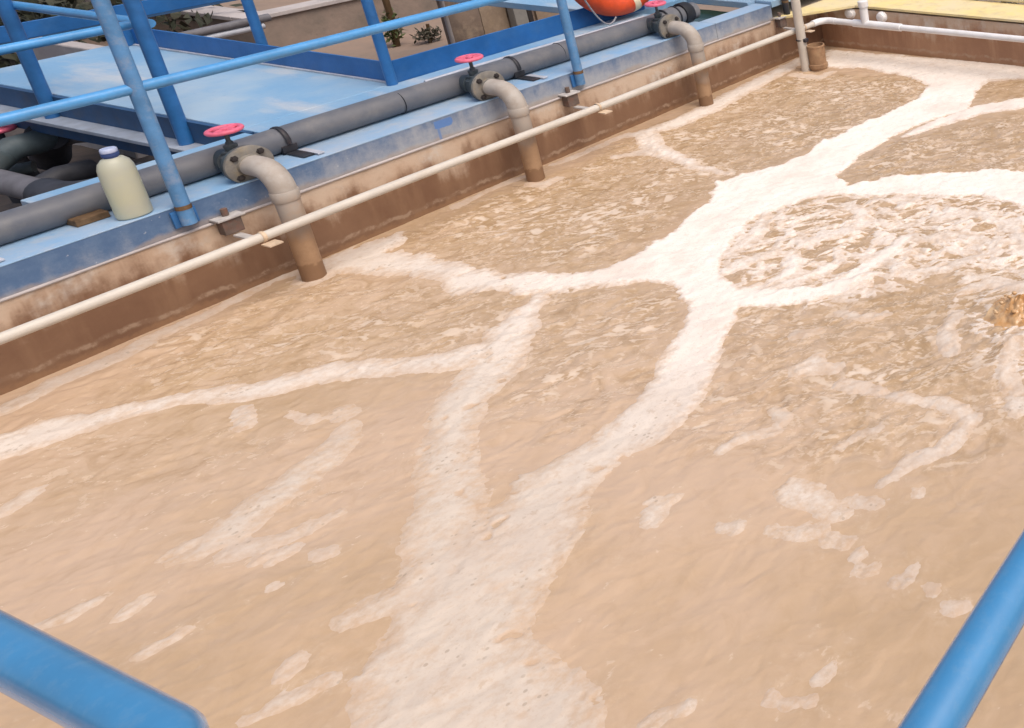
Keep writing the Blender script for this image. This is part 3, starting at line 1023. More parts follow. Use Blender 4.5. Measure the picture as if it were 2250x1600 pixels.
farwall = thing('far_tank_wall', 'short stained concrete tank wall at the far end under the yellow edge', 'tank wall', (-3, YF, 0))
bm = bmesh.new()
m = wavy_box(0, 0.35, 0, 6.0, -0.45, ZL - 0.012)
bmesh.ops.rotate(m, cent=(0, 0, 0), matrix=Matrix.Rotation(-math.pi / 2, 3, 'Z'), verts=m.verts)
bmesh.ops.translate(m, vec=(XW + 0.003, YF + 0.35, 0), verts=m.verts)
add(bm, m)
part('concrete_face', bm, M['tank_far_lit'], farwall)

# ---- decks and walkways
bm = bmesh.new()
box(bm, -6.06, -5.752, 2.54, 4.855, ZD - 0.05, ZD, 0.004)
box(bm, -5.98, -5.752, 1.74, 2.515, ZD - 0.05, ZD, 0.004)
box(bm, -8.77, -6.063, 2.545, 3.245, ZD - 0.05, ZD, 0.004)
box(bm, -8.0, -5.458, 5.33, 5.405, ZD - 0.05, ZD, 0.004)
box(bm, -8.0, -5.305, 5.41, 6.6, ZD - 0.05, ZD, 0.004)
box(bm, -9.0, -6.062, 4.80, 5.327, ZD - 0.05, ZD, 0.004)
kind(build('walkway', bm, M['deck'], smooth=False), 'structure', 'faded light blue steel walkway deck behind the grey pipe')
bm = bmesh.new()
# yellow edge of the far walkway with its chamfered corner
pts = [(-5.30, 5.41), (-5.17, 5.55), (-4.93, YF - 0.005), (1.0, YF - 0.005), (1.0, 6.32), (-5.30, 6.32)]
lo = [bm.verts.new((x, y, ZL + 0.004)) for x, y in pts]
hi = [bm.verts.new((x, y, ZL + 0.022)) for x, y in pts]
bm.faces.new(list(reversed(lo)))
bm.faces.new(hi)
for i in range(len(pts)):
    j = (i + 1) % len(pts)
    bm.faces.new((lo[i], lo[j], hi[j], hi[i]))
kind(build('yellow_walkway', bm, M['yellow'], smooth=False), 'structure', 'worn yellow walkway edge along the far wall')
# murky green tank beyond the end of the grey pipe
kind(sheet('green_water', np.linspace(-6.055, -5.453, 16), np.linspace(4.865, 5.325, 16), lambda X, Y: 0.42 + 0.004 * perlin(X * 9, Y * 9), M['gwater']),
     'structure', 'murky green water in the opening beyond the grey pipe')
# walkways the photographer stands on
bm = bmesh.new()
box(bm, -0.30, 1.4, -1.5, 6.2, -0.45, 0.45, 0.01)
box(bm, -5.2, -0.303, -1.5, 0.19, -0.45, 0.45, 0.01)
kind(build('near_walkway', bm, M['coping'], smooth=False), 'structure', 'concrete walkway round the near side of the tank')

# ================================================================== THINGS
RP = 0.0235   # rail radius
ZM, ZR = 1.032, 1.56


def railing_post(bm, x, y, z0, z1=ZR, r=0.0245):
    tube(bm, [(x, y, z0), (x, y, z1)], r, 20)
    return bm


# ---- front railing on the wall face
yposts = [0.12, 1.945, 3.775, 5.52]
fr = thing('guard_railing', 'light blue railing standing on the wall in front of the grey pipe', 'railing', (-5.282, 1.945, 0.42))
for i, y in enumerate(yposts):
    bm = railing_post(bmesh.new(), -5.275, y, 0.405 if i < 3 else 0.375)
    p = part('post', bm, M['post'] if i < 3 else M['strap'], fr)
    bm = bmesh.new()
    box(bm, XW + 0.001, XW + 0.012, y - 0.04, y + 0.04, 0.395, 0.470, 0.002)
    part('foot_ring', tube(bmesh.new(), [(-5.275, y, 0.476), (-5.275, y, 0.495)], 0.0258, 20), M['rust_shade_brown'], fr)
    if i < 3:
        part('base_plate', bm, M['post_deep'], fr)
    else:
        bm.free()
bm = tube(bmesh.new(), [(-5.281, -0.6, ZM)] + [(-5.281, y, ZM + 0.004 * math.sin(y * 2.1)) for y in np.linspace(-0.5, 5.5, 30)] + [(-5.281, 5.56, ZM)], RP, 20)
part('mid_rail', bm, M['rail'], fr)
bm = tube(bmesh.new(), [(-5.281, -0.6, ZR), (-5.281, 5.56, ZR)], RP, 20)
part('top_rail', bm, M['rail'], fr)

# ---- railing along the near edge of the side walkway
sr = thing('guard_railing', 'blue railing with a corner post on the near edge of the side walkway', 'railing', (-6.5, 2.515, 0.4))
for x in (-6.50, -7.75, -9.0):
    part('post', railing_post(bmesh.new(), x, 2.500, 0.385, r=0.030), M['post_deep'], sr)
for z, nm in ((ZM, 'mid_rail'), (ZR, 'top_rail')):
    part(nm, tube(bmesh.new(), [(-10.0, 2.545, z), (-6.53, 2.545, z)], RP, 16), M['rail'], sr)
    part(nm, tube(bmesh.new(), [(-6.60, 2.50, z), (-6.60, 0.2, z)], RP, 16), M['rail'], sr)
part('post', railing_post(bmesh.new(), -6.6, 0.4, -0.3), M['post_deep'], sr)

# ---- steel beam under that edge
be = thing('steel_beam', 'dull dark blue steel beam with a pale lower flange under the side walkway', 'beam', (-7.5, 2.52, 0.4))
part('web', box(bmesh.new(), -10.5, -5.96, 2.520, 2.542, 0.385, ZD - 0.003), M['beam'], be, False)
part('lower_flange', box(bmesh.new(), -10.5, -6.30, 2.440, 2.541, 0.362, 0.384, 0.003), M['flange_pale'], be, False)
part('lower_web', box(bmesh.new(), -10.5, -5.99, 2.525, 2.54, 0.24, 0.361), M['beam'], be, False)

# ---- toe boards behind
ZB = 0.638
tb = thing('toe_board', 'deep blue toe board along the back edge of the side walkway', 'toe board', (-7.3, 3.25, ZD), 'blue toe boards round the walkways')
part('board', box(bmesh.new(), -8.60, -6.045, 3.250, 3.262, ZD + 0.001, ZB, 0.002), M['toe'], tb, False)
for x in (-7.28, -8.50):
    part('post', railing_post(bmesh.new(), x, 3.285, 0.46, r=0.026), M['post_deep'], tb)
part('end_box', box(bmesh.new(), -8.70, -8.61, 3.17, 3.265, ZD + 0.001, ZB + 0.05, 0.004), M['post_deep'], tb, False)
part('strip', box(bmesh.new(), -8.60, -6.08, 3.236, 3.249, ZD + 0.001, ZD + 0.010), M['foot'], tb, False)
tb2 = thing('toe_board', 'deep blue toe board running behind the grey pipe towards the orange buoy', 'toe board', (-6.06, 4.0, ZD), 'blue toe boards round the walkways')
part('board', box(bmesh.new(), -6.078, -6.064, 3.264, 4.95, ZD - 0.08, ZB + 0.002, 0.002), M['toe'], tb2, False)
part('post', railing_post(bmesh.new(), -6.05, 3.235, ZD - 0.005, r=0.026), M['post_deep'], tb2)
part('post', railing_post(bmesh.new(), -6.10, 4.95, ZD - 0.005, r=0.026), M['post_deep'], tb2)
tb3 = thing('walkway_beam', 'wide dark blue beam of the far walkway at the upper left', 'beam', (-9.6, 4.0, 0.5))
part('web', box(bmesh.new(), -9.62, -9.60, 1.5, 6.0, 0.50, 0.61, 0.002), M['toe'], tb3, False)
part('lower_flange', box(bmesh.new(), -9.70, -9.595, 1.5, 6.0, 0.482, 0.499), M['beam'], tb3, False)

# concrete rim beyond the end of the side walkway
rim = thing('concrete_kerb', 'pale concrete kerb beyond the end of the side walkway', 'kerb', (-9.1, 3.1, 0))
part('kerb', box(bmesh.new(), -9.58, -8.80, 3.12, 3.20, -0.4, ZD - 0.01, 0.01), M['coping'], rim, False)

# ---- the main grey air pipe
PX, PZ, PR = -5.555, 0.549, 0.0625
pp = thing('air_pipe', 'thick grey air pipe lying along the top of the long wall', 'pipe', (PX, 3, PZ))
ny = 60
part('pipe_run', tube(bmesh.new(), [(PX + 0.004 * math.sin(y * 1.7), y, PZ + 0.003 * math.sin(y * 2.3 + 1)) for y in np.linspace(-0.6, 4.92, ny)], PR, 32), M['pipe'], pp)
bm = bmesh.new()
lathe(bm, [(0.064, 0), (0.069, 0.004), (0.069, 0.09), (0.064, 0.094)], (PX, 4.66, PZ), 'Y', 32)
part('coupling', bm, M['pipe'], pp)
for y in (4.655, 4.755):
    part('coupling_ring', torus(bmesh.new(), (PX, y, PZ), 0.068, 0.007, 'Y', n=36, seg=10), M['rubber'], pp)
bm = bmesh.new()
lathe(bm, [(0.062, 0), (0.078, 0.0), (0.080, 0.006), (0.080, 0.06), (0.072, 0.075), (0.0, 0.078)], (PX, 4.80, PZ), 'Y', 32)
part('end_cap', bm, M['rubber'], pp)
for y in (2.55, 3.46):
    part('joint_line', torus(bmesh.new(), (PX, y + 0.42, PZ), PR, 0.002, 'Y', n=32, seg=6), M['rubber'], pp)

# ---- saddle clamps holding the pipe
clamp_labels = ['black pipe saddle clamp on the grey pipe at the left picture edge',
                'black pipe saddle clamp between the first and second pink valves',
                'black pipe saddle clamp just left of the second light blue rail post']
first = None
for i, (u, v) in enumerate(((-20, 575), (690, 338), (1180, 172))):
    y = float(onz(u, v, ZT)[1]) - 0.03
    if first is None:
        c = thing('pipe_clamp', clamp_labels[0], 'pipe clamp', (PX, y, ZT), 'saddle clamps along the grey pipe')
        bm = torus(bmesh.new(), (0, 0, PZ - ZT), PR + 0.004, 0.0045, 'Y', a0=-0.55 * math.pi, a1=0.55 * math.pi, n=30, seg=8, squash=2.4)
        build('strap', bm, M['strap'], c)
        bm = bmesh.new()
        box(bm, -0.10, 0.19, -0.022, 0.022, 0.002, 0.010, 0.001)
        box(bm, 0.03, 0.06, -0.03, 0.03, 0.0105, 0.045, 0.002)
        build('saddle', bm, M['strap'], c, False)
        bm = bmesh.new()
        box(bm, 0.07, 0.215, 0.0225, 0.050, 0.004, 0.012, 0.001)
        build('foot_plate', bm, M['foot'], c, False)
        first = c
    else:
        dup(first, (PX, y, ZT), clamp_labels[i])

# ---- valve outlets with their drop pipes
vlab = ['nearest valve outlet, whose pink handwheel and drop pipe stand beside the plastic jug',
        'middle valve outlet with a pink handwheel, dusty elbow and drop pipe',
        'farthest valve outlet, its pink handwheel in front of the orange buoy']
vy = [2.22, 3.295, 4.52]
DX = -5.143


def valve(loc, label, ang):
    v = thing('valve_outlet', label, 'valve', loc, 'valve outlets along the grey pipe')
    z0 = PZ
    # tee stub from the pipe
    bm = bmesh.new()
    lathe(bm, [(0.046, PX + 0.03 - DX), (0.046, -0.345), (0.052, -0.342), (0.052, -0.315), (0.045, -0.312), (0.045, -0.21)], (0, 0, z0 + 0.008), 'X', 24)
    build('branch_stub', bm, M['valve'], v)
    # valve body (vertical barrel with shoulders) standing on the stub
    bm = bmesh.new()
    lathe(bm, [(0.030, -0.045), (0.047, -0.035), (0.050, 0.0), (0.046, 0.028), (0.030, 0.040), (0.034, 0.043), (0.034, 0.052), (0.022, 0.056),
               (0.020, 0.052), (0.024, 0.073), (0.024, 0.082), (0.014, 0.086), (0.012, 0.098)], (-0.285, 0, z0 + 0.010), 'Z', 22)
    build('valve_body', bm, M['valve'], v)
    bm = bmesh.new()
    tube(bm, [(-0.285, 0, z0 + 0.10), (-0.287, 0, z0 + 0.165)], 0.0085, 10)
    build('stem', bm, M['valve'], v)
    # handwheel: rim, hub and four spokes
    wz = z0 + 0.163
    bm = torus(bmesh.new(), (-0.287, 0, wz), 0.055, 0.0105, 'Z', n=36, seg=12)
    w = build('handwheel', bm, M['pink'], v)
    bm = bmesh.new()
    lathe(bm, [(0.012, -0.01), (0.018, -0.008), (0.018, 0.010), (0.010, 0.014)], (-0.287, 0, wz), 'Z', 16)
    build('hub', bm, M['pink'], w)
    for k in range(4):
        a = k * math.pi / 2 + ang
        bm = tube(bmesh.new(), [(-0.287 + 0.012 * math.cos(a), 0.012 * math.sin(a), wz), (-0.287 + 0.050 * math.cos(a), 0.050 * math.sin(a), wz)], 0.010, 8)
        build('spoke', bm, M['pink'], w)
    # two flanges face to face
    for x0, rad, m in ((-0.222, 0.086, M['valve']), (-0.200, 0.088, M['flange'])):
        bm = bmesh.new()
        lathe(bm, [(0.040, 0), (rad - 0.004, 0.0), (rad, 0.003), (rad, 0.016), (rad - 0.004, 0.019), (0.050, 0.021), (0.047, 0.034), (0.042, 0.036)], (x0, 0, z0 + 0.006), 'X', 32)
        f = build('flange', bm, m, v)
    for k in range(4):
        a = k * math.pi / 2 + math.pi / 4
        cy, cz = 0.067 * math.cos(a), 0.067 * math.sin(a)
        bm = bmesh.new()
        lathe(bm, [(0.0155, 0.0), (0.0155, 0.004), (0.011, 0.005), (0.011, 0.013), (0.004, 0.015)], (-0.1825, cy, z0 + 0.006 + cz), 'X', 6)
        build('bolt', bm, M['hole'], f)
    # elbow
    bm = bmesh.new()
    ze = z0 + 0.004
    path = [(-0.175, 0, ze), (-0.125, 0, ze)] + arc((-0.105, 0, ze), (0, 0, ze), (0, 0, ze - 0.105), 12) + [(0, 0, ze - 0.128)]
    tube(bm, path, 0.0465, 26)
    build('elbow', bm, M['outlet'], v)
    bm = tube(bmesh.new(), [(0, 0, ze - 0.100), (0, 0, ze - 0.103), (0, 0, ze - 0.147), (0, 0, ze - 0.150)], [0.0475, 0.0495, 0.0495, 0.0475], 26)
    build('socket', bm, M['outlet'], v)
    # drop pipe into the water
    bm = tube(bmesh.new(), [(0, 0, ze - 0.12), (0.004, 0, 0.30), (0.0, 0, 0.08), (0.0, 0, -0.25)], 0.0435, 26)
    build('drop_pipe', bm, M['outlet'], v)
    return v


for i in range(3):
    valve((DX, vy[i], 0), vlab[i], (0.4, 1.1, 0.75)[i])

# ---- thin white pipe held off the walls
WPX, WPZ = -5.06, 0.312
WPY = 5.66
wp = thing('white_pipe', 'thin white pipe held off the tank walls and turning at the far corner', 'pipe', (WPX, 3, WPZ))
pth = [(WPX, y, WPZ + 0.003 * math.sin(y * 3)) for y in np.linspace(-0.6, WPY - 0.10, 40)]
part('pipe_run', tube(bmesh.new(), pth, 0.0215, 18), M['white_pvc'], wp)
part('elbow', tube(bmesh.new(), [(WPX, WPY - 0.12, WPZ)] + arc((WPX, WPY - 0.075, WPZ), (WPX, WPY, WPZ), (WPX + 0.075, WPY, WPZ), 10) + [(WPX + 0.12, WPY, WPZ)], 0.0265, 18), M['white_far'], wp)
part('pipe_run', tube(bmesh.new(), [(WPX + 0.10, WPY, WPZ), (1.0, WPY, WPZ)], 0.0245, 18), M['white_far'], wp)
tx = float(ony(1908, 48, WPY)[0])
part('tee', tube(bmesh.new(), [(tx - 0.14, WPY, WPZ), (tx - 0.139, WPY, WPZ), (tx + 0.299, WPY, WPZ), (tx + 0.30, WPY, WPZ)], [0.025, 0.031, 0.031, 0.025], 18), M['white_far'], wp)
part('riser', tube(bmesh.new(), [(tx - 0.03, WPY, WPZ), (tx - 0.03, WPY, WPZ + 0.145)], 0.031, 18), M['white_far'], wp)
part('riser_cap', tube(bmesh.new(), [(tx - 0.03, WPY, WPZ + 0.142), (tx - 0.03, WPY, WPZ + 0.185), (tx - 0.03, WPY, WPZ + 0.19)], [0.039, 0.039, 0.03], 18), M['white_far'], wp)

# ---- brackets that hold it
blab = ['stained wall bracket carrying the white pipe below the nearest valve',
        'stained wall bracket carrying the white pipe right of the middle drop pipe',
        'stained wall bracket carrying the white pipe next to the white standpipe']
bfirst = None
for i, (u, v) in enumerate(((488, 505), (1240, 222), (1706, 52))):
    y = float(onx(u, v, XW)[1]) + 0.02
    if bfirst is None:
        b = thing('pipe_bracket', blab[0], 'bracket', (XW, y, 0.33), 'brackets along the white pipe')
        bm = box(bmesh.new(), 0.003, 0.052, -0.034, 0.034, -0.03, 0.040, 0.003)
        build('block', bm, M['bracket'], b, False)
        bm = box(bmesh.new(), -0.004, 0.062, -0.048, 0.048, 0.041, 0.050, 0.002)
        build('top_plate', bm, M['bracket_top'], b, False)
        bm = tube(bmesh.new(), [(0.02, 0, 0.051), (0.02, 0, 0.085)], 0.012, 10)
        build('bolt', bm, M['bracket'], b)
        bm = box(bmesh.new(), 0.053, 0.225, -0.014, 0.014, -0.044, -0.034, 0.001)
        build('arm', bm, M['bracket_top'], b, False)
        bm = torus(bmesh.new(), (WPX - XW, 0.0, WPZ - 0.33), 0.0235, 0.003, 'Y', n=24, seg=8, squash=2.4)
        build('ring', bm, M['clamp'], b)
        bm = box(bmesh.new(), WPX - XW + 0.015, WPX - XW + 0.075, -0.02, 0.03, -0.050, -0.043, 0.001)
        build('clip_plate', bm, M['clamp'], b, False)
        bfirst = b
    else:
        dup(bfirst, (XW, y, 0.33), blab[i])

# ---- caps on the far wall
for i, (u, v, lb) in enumerate(((1866, 27, 'small white wall cap left of the white riser on the far wall'), (1936, 38, 'small white wall cap right of the white riser on the far wall'))):
    p = ony(u, v, YF - 0.02)
    bm = bmesh.new()
    lathe(bm, [(0.045, 0), (0.045, -0.012), (0.038, -0.018), (0.036, -0.036), (0.030, -0.040)], (0, 0, 0), 'Y', 22)
    o = build('wall_cap', bm, M['white_far'])
    o.location = (p[0], YF, min(p[2], 0.312))
    tag(o, lb, 'pipe cap', 'white caps on the far wall')

# ---- white standpipe and muddy stub at the far corner
o = thing('standpipe', 'tall white plastic standpipe rising from the water at the far corner', 'pipe', (-5.005, 5.335, 0))
bm = tube(bmesh.new(), [(0.008, 0, -0.02), (0, 0, 1.2)], 0.033, 22)
build('pipe_run', bm, M['white_pvc'], o)
build('socket', tube(bmesh.new(), [(0, 0, 0.72), (0, 0, 0.722), (0, 0, 0.83), (0, 0, 0.832)], [0.034, 0.039, 0.039, 0.034], 22), M['white_pvc'], o)
build('clip', box(bmesh.new(), 0.034, 0.058, -0.018, 0.018, 0.235, 0.262, 0.003), M['strap'], o, False)
build('strap_tie', torus(bmesh.new(), (0, 0, 0.25), 0.0345, 0.003, 'Z', n=24, seg=6, squash=2), M['strap'], o)
o = thing('pipe_stub', 'short wide mud stained pipe stub standing in the water beside the white standpipe', 'pipe', (-4.925, 5.39, 0))
bm = bmesh.new()
lathe(bm, [(0.062, -0.25), (0.062, 0.185), (0.065, 0.187), (0.065, 0.199), (0.056, 0.200), (0.054, 0.12), (0.0, 0.119)], (0, 0, 0), 'Z', 28)
build('pipe_run', bm, M['stub'], o)
build('collar', tube(bmesh.new(), [(0, 0, 0.018), (0, 0, 0.022), (0, 0, 0.050), (0, 0, 0.054)], [0.062, 0.070, 0.070, 0.062], 28, cap=False), M['stub'], o)

# ---- plastic jug on the wall
jb = onz(302, 470, ZT)
jug = thing('plastic_jug', 'cloudy pale yellow plastic jug standing on the wall in front of the grey pipe', 'jug', (-5.366, float(jb[1]) - 0.01, ZT))
bm = bmesh.new()
prof = [(0.046, 0.0), (0.054, 0.005), (0.056, 0.016), (0.056, 0.20), (0.054, 0.225), (0.047, 0.248), (0.034, 0.264), (0.022, 0.270)]
lathe(bm, prof, (0, 0, 0), 'Z', 32)
for v in bm.verts:
    v.co.x *= 0.85
    v.co.y *= 0.98
build('body', bm, M['jug'], jug)
bm = bmesh.new()
lathe(bm, [(0.022, 0.268), (0.022, 0.276), (0.026, 0.277), (0.026, 0.290)], (0, 0, 0), 'Z', 24)
build('neck_ring', bm, M['jug_neck'], jug)
bm = bmesh.new()
lathe(bm, [(0.024, 0.2905), (0.025, 0.292), (0.025, 0.305), (0.022, 0.309), (0.0, 0.310)], (0, 0, 0), 'Z', 24)
build('cap', bm, M['jug_cap'], jug)

# ---- life buoy hung behind the pipe
bc = Vector((-5.975, 4.71, 0.925))
lb = thing('life_buoy', 'orange ring life buoy with cream bands hung over the blue toe board', 'life buoy', bc)
bm = torus(bmesh.new(), (0, 0, 0), 0.31, 0.075, 'X', n=64, seg=20)
build('ring', bm, M['orange'], lb)
for a in (0.07, 0.57, 1.07, 1.565):
    a0 = a * math.pi
    bm = torus(bmesh.new(), (0, 0, 0), 0.31, 0.0775, 'X', a0=a0 - 0.075, a1=a0 + 0.075, n=6, seg=20)
    build('band', bm, M['cream'], lb)
bm = bmesh.new()
rp = []
for k in range(22):
    t = k / 21
    rp.append((0.085 - 0.02 * t, -0.42 + 0.30 * t, 0.02 - 0.42 * math.sin(t * math.pi * 0.62) ** 1.2))
tube(bm, rp, 0.0055, 8)
build('rope', bm, M['rope'], lb)

# ---- thin light hose lying along the back of the pipe
bm = tube(bmesh.new(), [(-5.86 + 0.02 * math.sin(y * 3.1), y, ZD + 0.012) for y in np.linspace(3.3, 4.75, 24)], 0.011, 10)
tag(build('hose', bm, M['foot']), 'thin pale hose lying on the walkway behind the grey pipe', 'hose')

# ---- near blue rails round the photographer
nl = thing('guard_railing', 'thick glossy blue rail in the near left corner ending in a bend', 'railing', (-2, 0.248, 0.45))
ex, ez, ey = -0.985, 1.50, 0.248
path = [(-4.5, ey, ez), (-2.5, ey, ez), (ex - 0.08, ey, ez)] + arc((ex - 0.05, ey, ez), (ex, ey, ez), (ex, ey - 0.05, ez), 8) + [(ex, ey - 0.12, ez), (ex, ey - 0.6, ez)]
part('top_rail', tube(bmesh.new(), path, 0.0225, 28), M['rail_near'], nl)
for p in ((ex, ey - 0.55), (-3.2, ey), (-4.45, ey)):
    part('post', tube(bmesh.new(), [(p[0], p[1], 0.45), (p[0], p[1], ez - 0.02)], 0.0225, 20), M['rail_near'], nl)
nr = thing('guard_railing', 'thick glossy blue rail slanting up the near right corner', 'railing', (-0.405, 1.5, 0.45))
part('top_rail', tube(bmesh.new(), [(-0.405, -0.9, 1.5), (-0.405, 6.0, 1.5)], 0.0255, 28), M['rail_near'], nr)
for y in (-0.8, 2.6, 4.4, 5.95):
    part('post', tube(bmesh.new(), [(-0.405, y, 0.30), (-0.405, y, 1.48)], 0.024, 20), M['rail_near'], nr)
    part('bracket', box(bmesh.new(), -0.43, -0.301, y - 0.03, y + 0.03, 0.30, 0.40, 0.003), M['rail_near'], nr, False)

# ---- pipes in the dark pit
pit = [
    ('dim grey pipe running into a dark coupling in the pit, nearest the jug', 'pit_pipe', [(-9.5, 2.14, 0.19), (-7.02, 2.14, 0.19)], 0.060),
    ('dark bent coupling at the end of the dim grey pit pipe', 'pit_pipe_dark', [(-7.05, 2.14, 0.19)] + [tuple(p) for p in arc((-6.95, 2.14, 0.19), (-6.78, 2.14, 0.19), (-6.78, 2.26, 0.19), 8)] + [(-6.78, 2.42, 0.20)], 0.075),
    ('teal grey pipe bending down at the left edge of the pit', 'pit_pipe_teal', [tuple(onz(-60, 400, 0.10)), tuple(onz(-5, 350, 0.14)), tuple(onz(30, 325, 0.18)), tuple(onz(75, 314, 0.18)), tuple(onz(120, 300, 0.16))], 0.070),
    ('pale topped pipe lying under the beam in the pit', 'pit_pipe', [tuple(onz(128, 306, 0.14)), tuple(onz(160, 296, 0.16)), tuple(onz(215, 292, 0.16)), tuple(onz(240, 300, 0.10))], 0.055),
    ('thin dark green pipe on the pit floor', 'pit_pipe_teal', [tuple(onz(10, 385, 0.0)), tuple(onz(40, 372, 0.02)), tuple(onz(75, 366, 0.02))], 0.035),
    ('dark upright pipe fitting in the middle of the pit', 'pit_pipe_dark', [tuple(onz(112, 345, -0.2)), tuple(onz(108, 320, 0.05)), tuple(onz(103, 298, 0.2))], 0.09),
    ('dark pipe lying behind the jug in the pit', 'pit_pipe_dark', [tuple(onz(90, 410, 0.05)), tuple(onz(130, 388, 0.08)), tuple(onz(200, 372, 0.06))], 0.06),
]
for lb_, mn, pts_, r_ in pit:
    tag(build('pit_pipe', tube(bmesh.new(), pts_, r_, 18), M[mn]), lb_, 'pipe', 'pipes lying in the dark pit')
pw = onz(-2, 285, 0.25)
g = thing('pit_valve', 'dark valve with a pink handwheel at the left edge of the pit', 'valve', (pw[0], pw[1], -0.2))
build('handwheel', torus(bmesh.new(), (0, 0, 0.45), 0.055, 0.014, 'Z', n=28, seg=10), M['pink'], g)
build('hub', lathe(bmesh.new(), [(0.012, 0.43), (0.04, 0.44), (0.04, 0.458), (0.01, 0.465)], (0, 0, 0), 'Z', 16), M['pink'], g)
build('valve_body', lathe(bmesh.new(), [(0.07, 0.0), (0.08, 0.1), (0.05, 0.28), (0.03, 0.34), (0.012, 0.35), (0.012, 0.44)], (0, 0, 0), 'Z', 20), M['pit_pipe_dark'], g)
# block left of the jug: brown patch plus pipe shade put into its colour
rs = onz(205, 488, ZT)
o = build('pipe_shade_block', box(bmesh.new(), -0.11, 0.045, -0.05, 0.05, 0.001, 0.030, 0.004), M['rust_shade_brown'], None, False)
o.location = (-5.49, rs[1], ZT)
tag(o, 'dark block for the brown patch and shade under the grey pipe left of the plastic jug', 'shade block')

# ---- background: concrete basin, wall panels, plants
bx, by = -11.55, 5.17
cb = thing('concrete_basin', 'low brown concrete basin wall with pale coping beyond the walkway', 'basin', (bx, by, -0.45))
part('side_wall', box(bmesh.new(), bx - 0.15, bx, by, 9.5, -0.5, -0.118, 0.005), M['concrete'], cb, False)
part('end_wall', box(bmesh.new(), -15.5, bx - 0.153, by + 0.002, by + 0.15, -0.5, -0.119, 0.005), M['concrete'], cb, False)
part('coping', box(bmesh.new(), bx - 0.20, bx + 0.03, by - 0.03, 9.5, -0.115, -0.072, 0.006), M['coping'], cb, False)
part('coping', box(bmesh.new(), -15.5, bx - 0.203, by - 0.03, by + 0.20, -0.116, -0.073, 0.006), M['coping'], cb, False)
kind(sheet('basin_soil', np.linspace(-15.5, bx - 0.16, 40), np.linspace(by + 0.16, 9.5, 40), lambda X, Y: -0.22 + 0.05 * fbm(X, Y, 1.3), M['ground']), 'structure', 'reddish soil filling the basin')
for i, (y, r0, m_, lb_) in enumerate(((5.02, 0.035, 'pit_pipe', 'upper dim pipe crossing in front of the basin corner'), (4.90, 0.028, 'foot', 'lower pale pipe crossing in front of the basin corner'))):
    a, b_ = ((380, 84), (545, 48)) if i == 0 else ((425, 90), (545, 64))
    p, q = onx(*a, -10.2), onx(*b_, -10.2)
    tag(build('background_pipe', tube(bmesh.new(), [tuple(p + (p - q) * 0.4), tuple(q + (q - p) * 0.3)], r0, 12), M[m_]), lb_, 'pipe', 'pipes in front of the basin')

pw_ = thing('panel_wall', 'rough brown panel wall with a grey post behind the blue toe board', 'wall', (-9.0, 6.0, -0.47))
ys = [5.37, 5.66, 5.915, 6.17, 6.45, 6.9]
for i in range(5):
    bm = wavy_box(-9.08, -9.0 + random.uniform(-0.02, 0.01), ys[i], ys[i + 1] - 0.012, -0.47, 0.62, ny=14, nz=14, amp=0.03)
    part('panel', bm, M['panel_pale'] if i in (1, 3) else M['panel'], pw_)
yc = float(onx(1138, 30, -8.94)[1])
part('post', box(bmesh.new(), -8.99, -8.90, yc - 0.06, yc + 0.06, -0.47, 0.75, 0.006), M['cpost'], pw_, False)
part('post', box(bmesh.new(), -8.985, -8.90, yc + 0.063, yc + 0.11, -0.47, 0.70, 0.006), M['hole'], pw_, False)  # slab drawn as the grey post's dark side
o = thing('slim_pole', 'slim pale upright pole at the left end of the brown panel wall', 'pole', (-8.95, 5.335, -0.47))
build('shaft', tube(bmesh.new(), [(0, 0, 0), (0.0, 0, 1.2)], 0.017, 12), M['coping'], o)


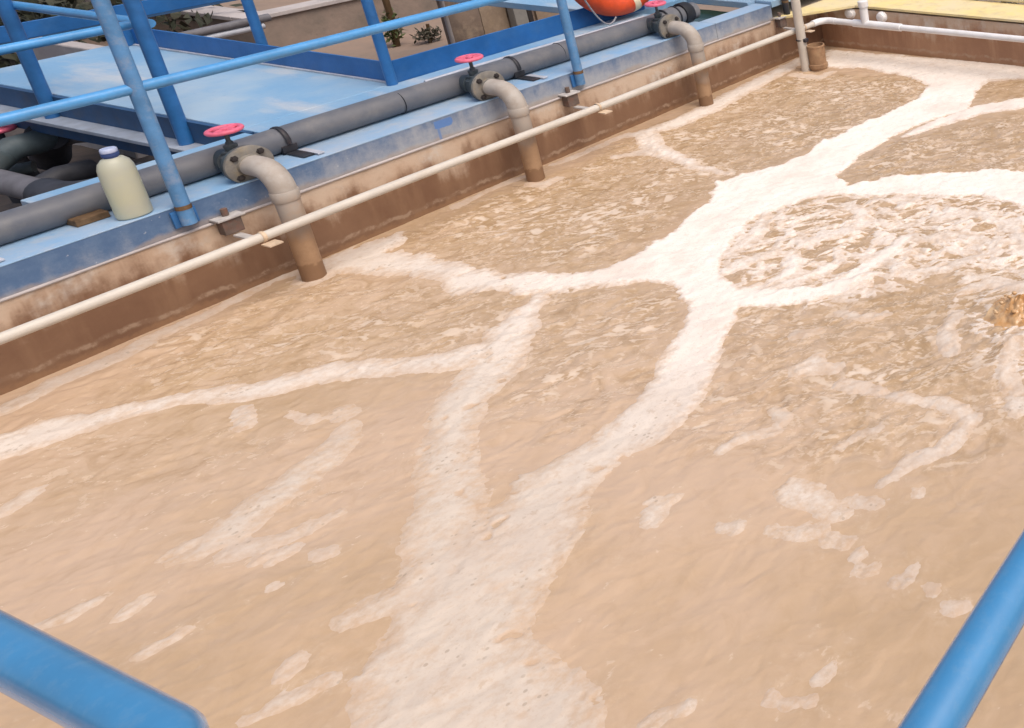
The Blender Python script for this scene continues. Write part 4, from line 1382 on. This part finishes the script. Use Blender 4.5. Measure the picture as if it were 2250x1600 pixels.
def leaves(bm, n, c, rad, size, up_=0.3):
    for _ in range(n):
        d = Vector((random.gauss(0, 1), random.gauss(0, 1), random.gauss(0, 1)))
        d.normalize()
        p = Vector(c) + Vector((d.x * rad[0], d.y * rad[1], d.z * rad[2])) * (random.random() ** 0.45)
        s = size * random.uniform(0.6, 1.4)
        t = Vector((random.gauss(0, 1), random.gauss(0, 1), random.gauss(up_, 1))).normalized()
        n_ = t.cross(Vector((random.random(), random.random(), random.random()))).normalized()
        a = bm.verts.new(p)
        b = bm.verts.new(p + t * s * 0.5 + n_ * s * 0.22)
        c_ = bm.verts.new(p + t * s)
        d_ = bm.verts.new(p + t * s * 0.5 - n_ * s * 0.22)
        bm.faces.new((a, b, c_, d_))
    return bm


g1 = onz(872, 100, -0.46)
pl = thing('leafy_plant', 'narrow green leafy plant with a brown stem on the bare earth', 'plant', (g1[0], g1[1], -0.47))
build('stem', tube(bmesh.new(), [(0, 0, 0), (0.02, 0.01, 0.25), (0.0, 0.02, 0.56)], [0.03, 0.028, 0.03], 8), M['stem'], pl)
build('foliage', leaves(bmesh.new(), 320, (0, 0, 0.19), (0.07, 0.075, 0.18), 0.055, 0.8), M['leaf'], pl, False)
g2 = onz(945, 92, -0.46)
pl = thing('shrub', 'low dark grey green shrub against the slim pole', 'plant', (g2[0], g2[1], -0.47))
build('stem', tube(bmesh.new(), [(0, 0, 0), (0.02, 0.01, 0.2)], 0.015, 8), M['stem'], pl)
build('foliage', leaves(bmesh.new(), 300, (0, 0.0, 0.09), (0.08, 0.13, 0.08), 0.04, 0.4), M['leaf_shrub'], pl, False)
bm = bmesh.new()
for k in range(24):
    leaves(bm, 150, (random.uniform(-15.5, -12.0), random.uniform(3.0, 5.0), random.uniform(-0.2, 0.5)), (0.6, 0.5, 0.45), 0.15)
kind(build('undergrowth', bm, M['leaf_dark'], smooth=False), 'stuff', 'dark undergrowth in the far upper left background')
bm = bmesh.new()
for k in range(20):
    leaves(bm, 160, (random.uniform(-4.6, -1.5), random.uniform(7.2, 8.4), random.uniform(-0.3, 0.35)), (0.35, 0.35, 0.3), 0.09)
kind(build('undergrowth', bm, M['leaf_dark'], smooth=False), 'stuff', 'dark green plants beyond the yellow walkway')

# ---- cream pipe along the back of the yellow walkway
cp = thing('cream_pipe', 'cream painted pipe along the back of the yellow walkway', 'pipe', (-3, 6.36, 0.41))
part('pipe_run', tube(bmesh.new(), [(-4.95, 6.34, 0.425), (1.0, 6.34, 0.425)], 0.040, 18), M['cream_pipe'], cp)
part('end_cap', tube(bmesh.new(), [(-5.0, 6.34, 0.425), (-4.94, 6.34, 0.425)], 0.045, 18), M['cream_pipe'], cp)
